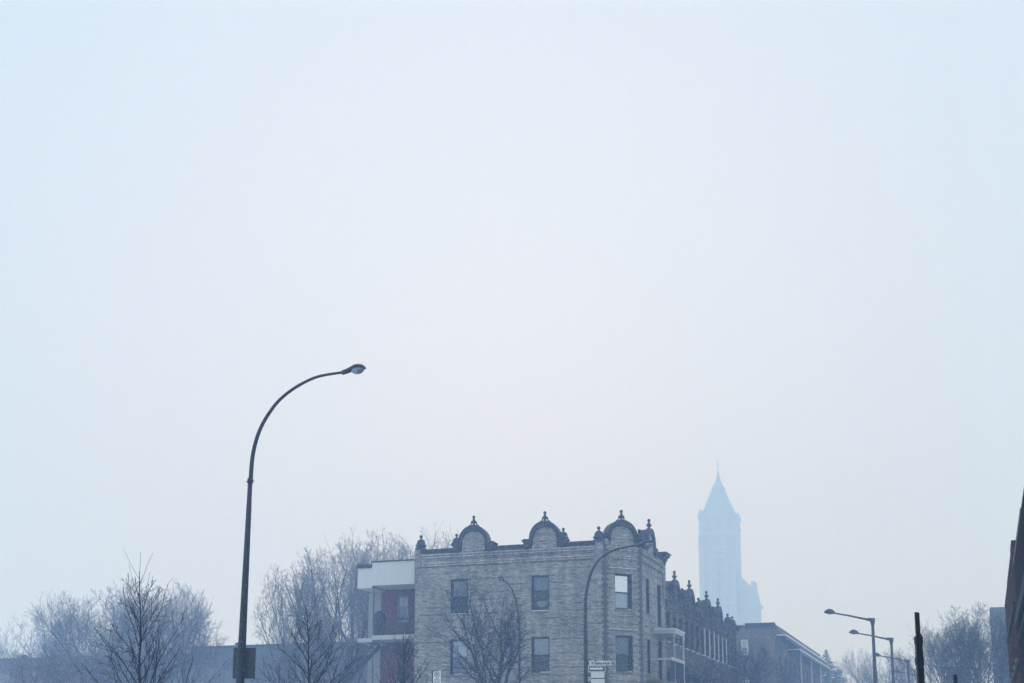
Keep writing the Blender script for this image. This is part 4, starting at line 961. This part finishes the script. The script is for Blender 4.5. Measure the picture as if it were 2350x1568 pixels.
def young(seed, h=5.0, n=26, clear=.30, reach=.42, ang=40, tip=.0035, r0=.045, sub=5, lead_wob=.03, fork=True, lift=.07):
    t = Tree(seed); r = t.r
    pts, rad, _ = t.limb(V(0, 0, 0), V(0, 0, 1), h * .97, r0, tip * 1.6, 16, lead_wob, .10)
    t.trunk.append((pts, rad, 8))
    az = 0; top = .90
    for k in range(6):                                 # long bare shoots round the leader tip
        f = .86 + .022 * k; q = f * 16; i = min(15, int(q)); pos = pts[i].lerp(pts[i + 1], q - i); az += 2.2
        sh, sr, _ = t.limb(pos, t.side((pts[i + 1] - pts[i]).normalized(), R(34), az), h * r.uniform(.09, .15), max(tip * 1.3, rad[i] * .5), tip * .8, 5, .04, .12); t.twigs.append((sh, sr, 4))
    az = 0
    for k in range(n):
        f = clear + (top - clear) * (k + .5) / n; q = f * 16; i = min(15, int(q)); pos = pts[i].lerp(pts[i + 1], q - i); az += 2.4 + r.uniform(-.4, .4)
        nd = t.side((pts[i + 1] - pts[i]).normalized(), R(ang) * r.uniform(.75, 1.2), az)
        Lb = h * reach * (1 - .86 * (f - clear) / (1 - clear)) * r.uniform(.6, 1.1)
        p2, r2_, _ = t.limb(pos, nd, Lb, rad[i] * .5, tip, 6, .07, lift); t.twigs.append((p2, r2_, 5))
        for j in range(sub + r.randint(-1, 2)):
            g = .2 + .75 * (j + r.random()) / (sub + 1); gi = min(5, int(g * 6)); ps = p2[gi].lerp(p2[gi + 1], g * 6 - gi)
            sd = t.side((p2[gi + 1] - p2[gi]).normalized(), R(38) * r.uniform(.6, 1.3), r.uniform(0, 6.28))
            Ls = Lb * .42 * (1.1 - .6 * g) * r.uniform(.6, 1.2); p3, r3, _ = t.limb(ps, sd, Ls, max(tip, r2_[gi] * .55), tip * .8, 4, .10, .06); t.twigs.append((p3, r3, 4))
            for jj in range(3):
                gg = r.uniform(.25, .9); si = min(3, int(gg * 4)); t4 = t.side((p3[si + 1] - p3[si]).normalized(), R(40) * r.uniform(.6, 1.2), r.uniform(0, 6.28))
                p5, r5, _ = t.limb(p3[si].lerp(p3[si + 1], gg * 4 - si), t4, Ls * .4 * r.uniform(.6, 1.2), tip * .8, tip * .6, 3, .12, .05); t.twigs.append((p5, r5, 3))
    return t
def ground_under(px, dist):
    p = at(px, 1700, dist); return V(p.x, p.y, gz(p.y))
def top_z(py, dist): return at(1175, py, dist).z
# young street trees, each one its own shape
for (px, top, dist, seed, kw, lab) in (
        (322, 1296, 24.0, 5, dict(n=36, reach=.48, r0=.040, ang=42, clear=.24, sub=7, tip=.0036), 'dark young bare tree with upright leader in front of the left thicket'),
        (722, 1376, 30.0, 8, dict(n=34, reach=.50, ang=54, r0=.045, clear=.26, lift=.05, sub=6), 'slim young bare tree just right of the nearest lamp'),
        (912, 1448, 41.0, 13, dict(n=24, reach=.5, ang=42, clear=.30, sub=5, r0=.065, tip=.005), 'small forked bare tree in front of the red brick annex')):
    g = ground_under(px, dist); h_ = top_z(top, dist) - g.z
    plant('young_tree', lab, 'tree', proto(young(seed, h=h_, **kw), M['bark_dark'], M['bark_dark']), g, 0.4 * seed, 1.0, 'young street trees')
def tree_at(label, meshes, px, top, dist, rot, wide=1.0, group='bare trees', name='bare_tree'):
    g = ground_under(px, dist); h_ = top_z(top, dist) - g.z; s = h_ / 10.0
    return plant(name, label, 'tree', meshes, g, rot, (s * wide, s * wide, s), group)
tree_at('bare street tree standing against the grey brick front', pr_street, 1146, 1312, 61.0, 0.6, 0.95)
BG = 'bare trees behind the low buildings on the left'
for args in (('palest bare tree at the far left edge', pr_open, 42, 1392, 165, .3, .8), ('faint bare tree left of the dense thicket, second from the left edge', pr_tall, 98, 1402, 170, 2.1, .7),
             ('rounded bare tree at the left side of the dense thicket', pr_bush, 205, 1366, 100, 1.2, .95), ('dense bare tree just left of the dark young tree', pr_bush, 268, 1352, 96, 5.1, .85), ('dense bare tree just right of the dark young tree', pr_bush, 340, 1346, 92, 3.0, .95),
             ('spreading bare tree at the right side of the thicket, twigs leaning right', pr_spread, 410, 1352, 92, 4.2, .6), ('low bare bush filling the thicket under the spreading tree', pr_bush, 385, 1425, 95, 2.2, .9),
             ('low bare shrub in front of the long low building near the left edge', pr_bush, 70, 1492, 80, 2.9, 1.2), ('low bare shrub in front of the dark roof band left of the young tree', pr_bush, 175, 1478, 78, 4.4, 1.3), ('wide bare tree just right of the nearest lamp', pr_spread, 668, 1300, 90, 0.2, .68), ('tall bare tree behind the slim young tree', pr_spread, 732, 1264, 88, 1.7, .8),
             ('tall bare tree at the left edge of the white annex', pr_spread, 800, 1250, 96, 5.0, .75), ('bare tree rising behind the white annex roof', pr_bush, 858, 1238, 104, 2.6, .75),
             ('bare tree showing above the annex next to the parapet urn', pr_bush, 940, 1226, 110, 3.6, .65), ('bare tree between two others above the annex roof', pr_spread, 902, 1244, 112, 0.7, .7), ('low bare tree between the lamp and the white annex', pr_bush, 778, 1372, 80, 0.9, .8), ('low bare tree under the wide one beside the lamp', pr_bush, 690, 1405, 88, 3.9, .7)):
    tree_at(args[0], args[1], args[2], args[3], args[4], args[5], args[6], BG)
RG = 'bare trees along the right pavement'
for args in (('large bare tree beside the brown brick wall', pr_spread_dark, 2262, 1388, 80, .5, .9), ('bare tree right of the telescopic post', pr_bush_dark, 2185, 1434, 84, 2.2, .85), ('bare tree hard against the grey block on the right', pr_bush_dark, 2296, 1404, 90, 4.0, .8),
             ('dark bare tree between the large right tree and the telescopic post', pr_bush_dark, 2228, 1428, 86, 5.2, .8), ('faint bare tree between the two nearer street lights', pr_bush_dark, 2022, 1492, 150, 1.0, .8), ('faint bare tree behind the third street light', pr_open_dark, 2072, 1500, 140, 2.0, .8)):
    tree_at(args[0], args[1], args[2], args[3], args[4], args[5], args[6], RG)
HG = 'bare street trees before the row houses'
for args in (('bare street tree in front of the pale striped row house', pr_bush_dark, 1590, 1512, 76, .2, .8), ('bare street tree before the white framed row house', pr_open_dark, 1650, 1500, 86, 1.4, .8),
             ('bare street tree at the end of the row houses', pr_bush_dark, 1712, 1478, 96, 2.8, .8), ('bare street tree before the dark block', pr_spread_dark, 1790, 1508, 118, 3.9, .8)):
    tree_at(args[0], args[1], args[2], args[3], args[4], args[5], args[6], HG)
# the conifer at the end of the street
def conifer(seed, h):
    r = random.Random(seed); tr = MB(); tr.tube([V(0, 0, 0), V(0, 0, h * .5), V(0, 0, h)], [.3, .15, .02], 8)
    cr = MB(); k = 0; z = h * .08
    while z < h * .99:
        f = z / h; Rr = (1 - f) ** .85 * h * .46 * r.uniform(.75, 1.15) + .10; nb = max(5, int(11 * (1 - f) + 5)); a0 = r.uniform(0, 6)
        for j in range(nb):
            a = a0 + 6.283 * j / nb + r.uniform(-.25, .25); L_ = Rr * r.uniform(.6, 1.15); d = V(math.cos(a), math.sin(a), 0); s_ = V(-d.y, d.x, 0)
            droop = r.uniform(.15, .45)
            for q in range(5):
                g0, g1 = q / 5, (q + 1.2) / 5; wd = L_ * .20 * (1.1 - g0)
                p0 = V(0, 0, z) + d * (L_ * g0) - UPZ * (droop * L_ * g0 * (1 - .4 * g0)); p1 = V(0, 0, z) + d * (L_ * g1) - UPZ * (droop * L_ * g1 * (1 - .4 * g1)) + UPZ * .06
                for sg in (-1, 1):
                    cr.face([p0, p1 + s_ * (sg * wd * .5) - UPZ * r.uniform(0, .18), p0 + s_ * (sg * wd) - UPZ * r.uniform(.05, .3)])
        z += h * .018 * r.uniform(.8, 1.2); k += 1
    return tr, cr
for px, top, dist, seed, lab in ((1905, 1489, 165, 2, 'hazy pointed evergreen at the end of the street'), (1932, 1530, 170, 9, 'lower evergreen half merged beside the pointed one')):
    g = ground_under(px, dist); h_ = top_z(top, dist) - g.z
    t = thing('conifer', lab, 'tree', (0, 0, 0), 'evergreens at the end of the street')
    a, b = conifer(seed, h_); a.build('trunk', M['bark'], t); b.build('crown', M['needle'], t)
    t.location = g

# ------------------------------------------------------------------ falling snow and the snowy air
rng = np.random.default_rng(7)
def falling_snow(n):
    D_ = 13.0 + 52.0 * rng.random(n) ** (1 / 2.0)        # metres ahead of the street corner
    th_ = (rng.random(n) - .5) * 2 * math.tan(R(24)); el = -0.02 + rng.random(n) * 0.62
    P = np.empty((n, 3)); f_ = np.array(FWD); r_ = np.array(RGT)
    P = D_[:, None] * f_ + (D_ * th_)[:, None] * r_; P[:, 2] = 1.6 + D_ * el
    keep = P[:, 0] < 0.8; P = P[keep]; n = len(P)
    s = rng.uniform(.75, 1.35, n) * (.0030 + .0034 * np.clip((D_[keep] - 24) / 26, 0, 1))
    T = np.array([(1, 1, 1), (-1, -1, 1), (-1, 1, -1), (1, -1, -1)], dtype=float) / 1.2
    q = rng.normal(size=(n, 4)); q /= np.linalg.norm(q, axis=1)[:, None]; w_, x, y, z = q.T
    Rm = np.stack([1 - 2 * (y * y + z * z), 2 * (x * y - z * w_), 2 * (x * z + y * w_), 2 * (x * y + z * w_), 1 - 2 * (x * x + z * z), 2 * (y * z - x * w_), 2 * (x * z - y * w_), 2 * (y * z + x * w_), 1 - 2 * (x * x + y * y)], 1).reshape(n, 3, 3)
    vv = np.einsum('nij,kj->nki', Rm, T) * s[:, None, None] + P[:, None, :]
    F = np.array([(0, 1, 2), (0, 3, 1), (0, 2, 3), (1, 3, 2)]); ff = (np.arange(n)[:, None, None] * 4 + F).reshape(-1)
    me = bpy.data.meshes.new('falling_snow'); me.vertices.add(n * 4); me.vertices.foreach_set('co', vv.astype(np.float32).ravel())
    me.loops.add(len(ff)); me.loops.foreach_set('vertex_index', ff.astype(np.int32)); me.polygons.add(n * 4)
    me.polygons.foreach_set('loop_start', np.arange(0, n * 12, 3, dtype=np.int32)); me.polygons.foreach_set('loop_total', np.full(n * 4, 3, dtype=np.int32))
    me.update(calc_edges=True); me.validate(); me.materials.append(M['flake'])
    o = bpy.data.objects.new('falling_snow', me); COL.objects.link(o); o['kind'] = 'stuff'; o['label'] = 'fine snow falling over the street corner'
    return o
falling_snow(360000)

hz = MB(); hz.box((V(0, 0, 0), V(1, 0, 0), V(0, 1, 0)), -420, 320, -60, 620, -1.2, 120)
hm = bpy.data.materials.new('snowy_air'); hm.use_nodes = True; ht = hm.node_tree; ht.nodes.clear()
ho = ht.nodes.new('ShaderNodeOutputMaterial'); pv = ht.nodes.new('ShaderNodeVolumePrincipled')
pv.inputs['Density'].default_value = 0.0049; pv.inputs['Color'].default_value = (0.37, 0.59, 1.0, 1); pv.inputs['Absorption Color'].default_value = (1, 1, 1, 1); pv.inputs['Anisotropy'].default_value = 0.0
ht.links.new(pv.outputs[0], ho.inputs['Volume'])
haze = hz.build('haze', hm); haze['kind'] = 'stuff'; haze['label'] = 'pale blue haze of falling snow filling the street'
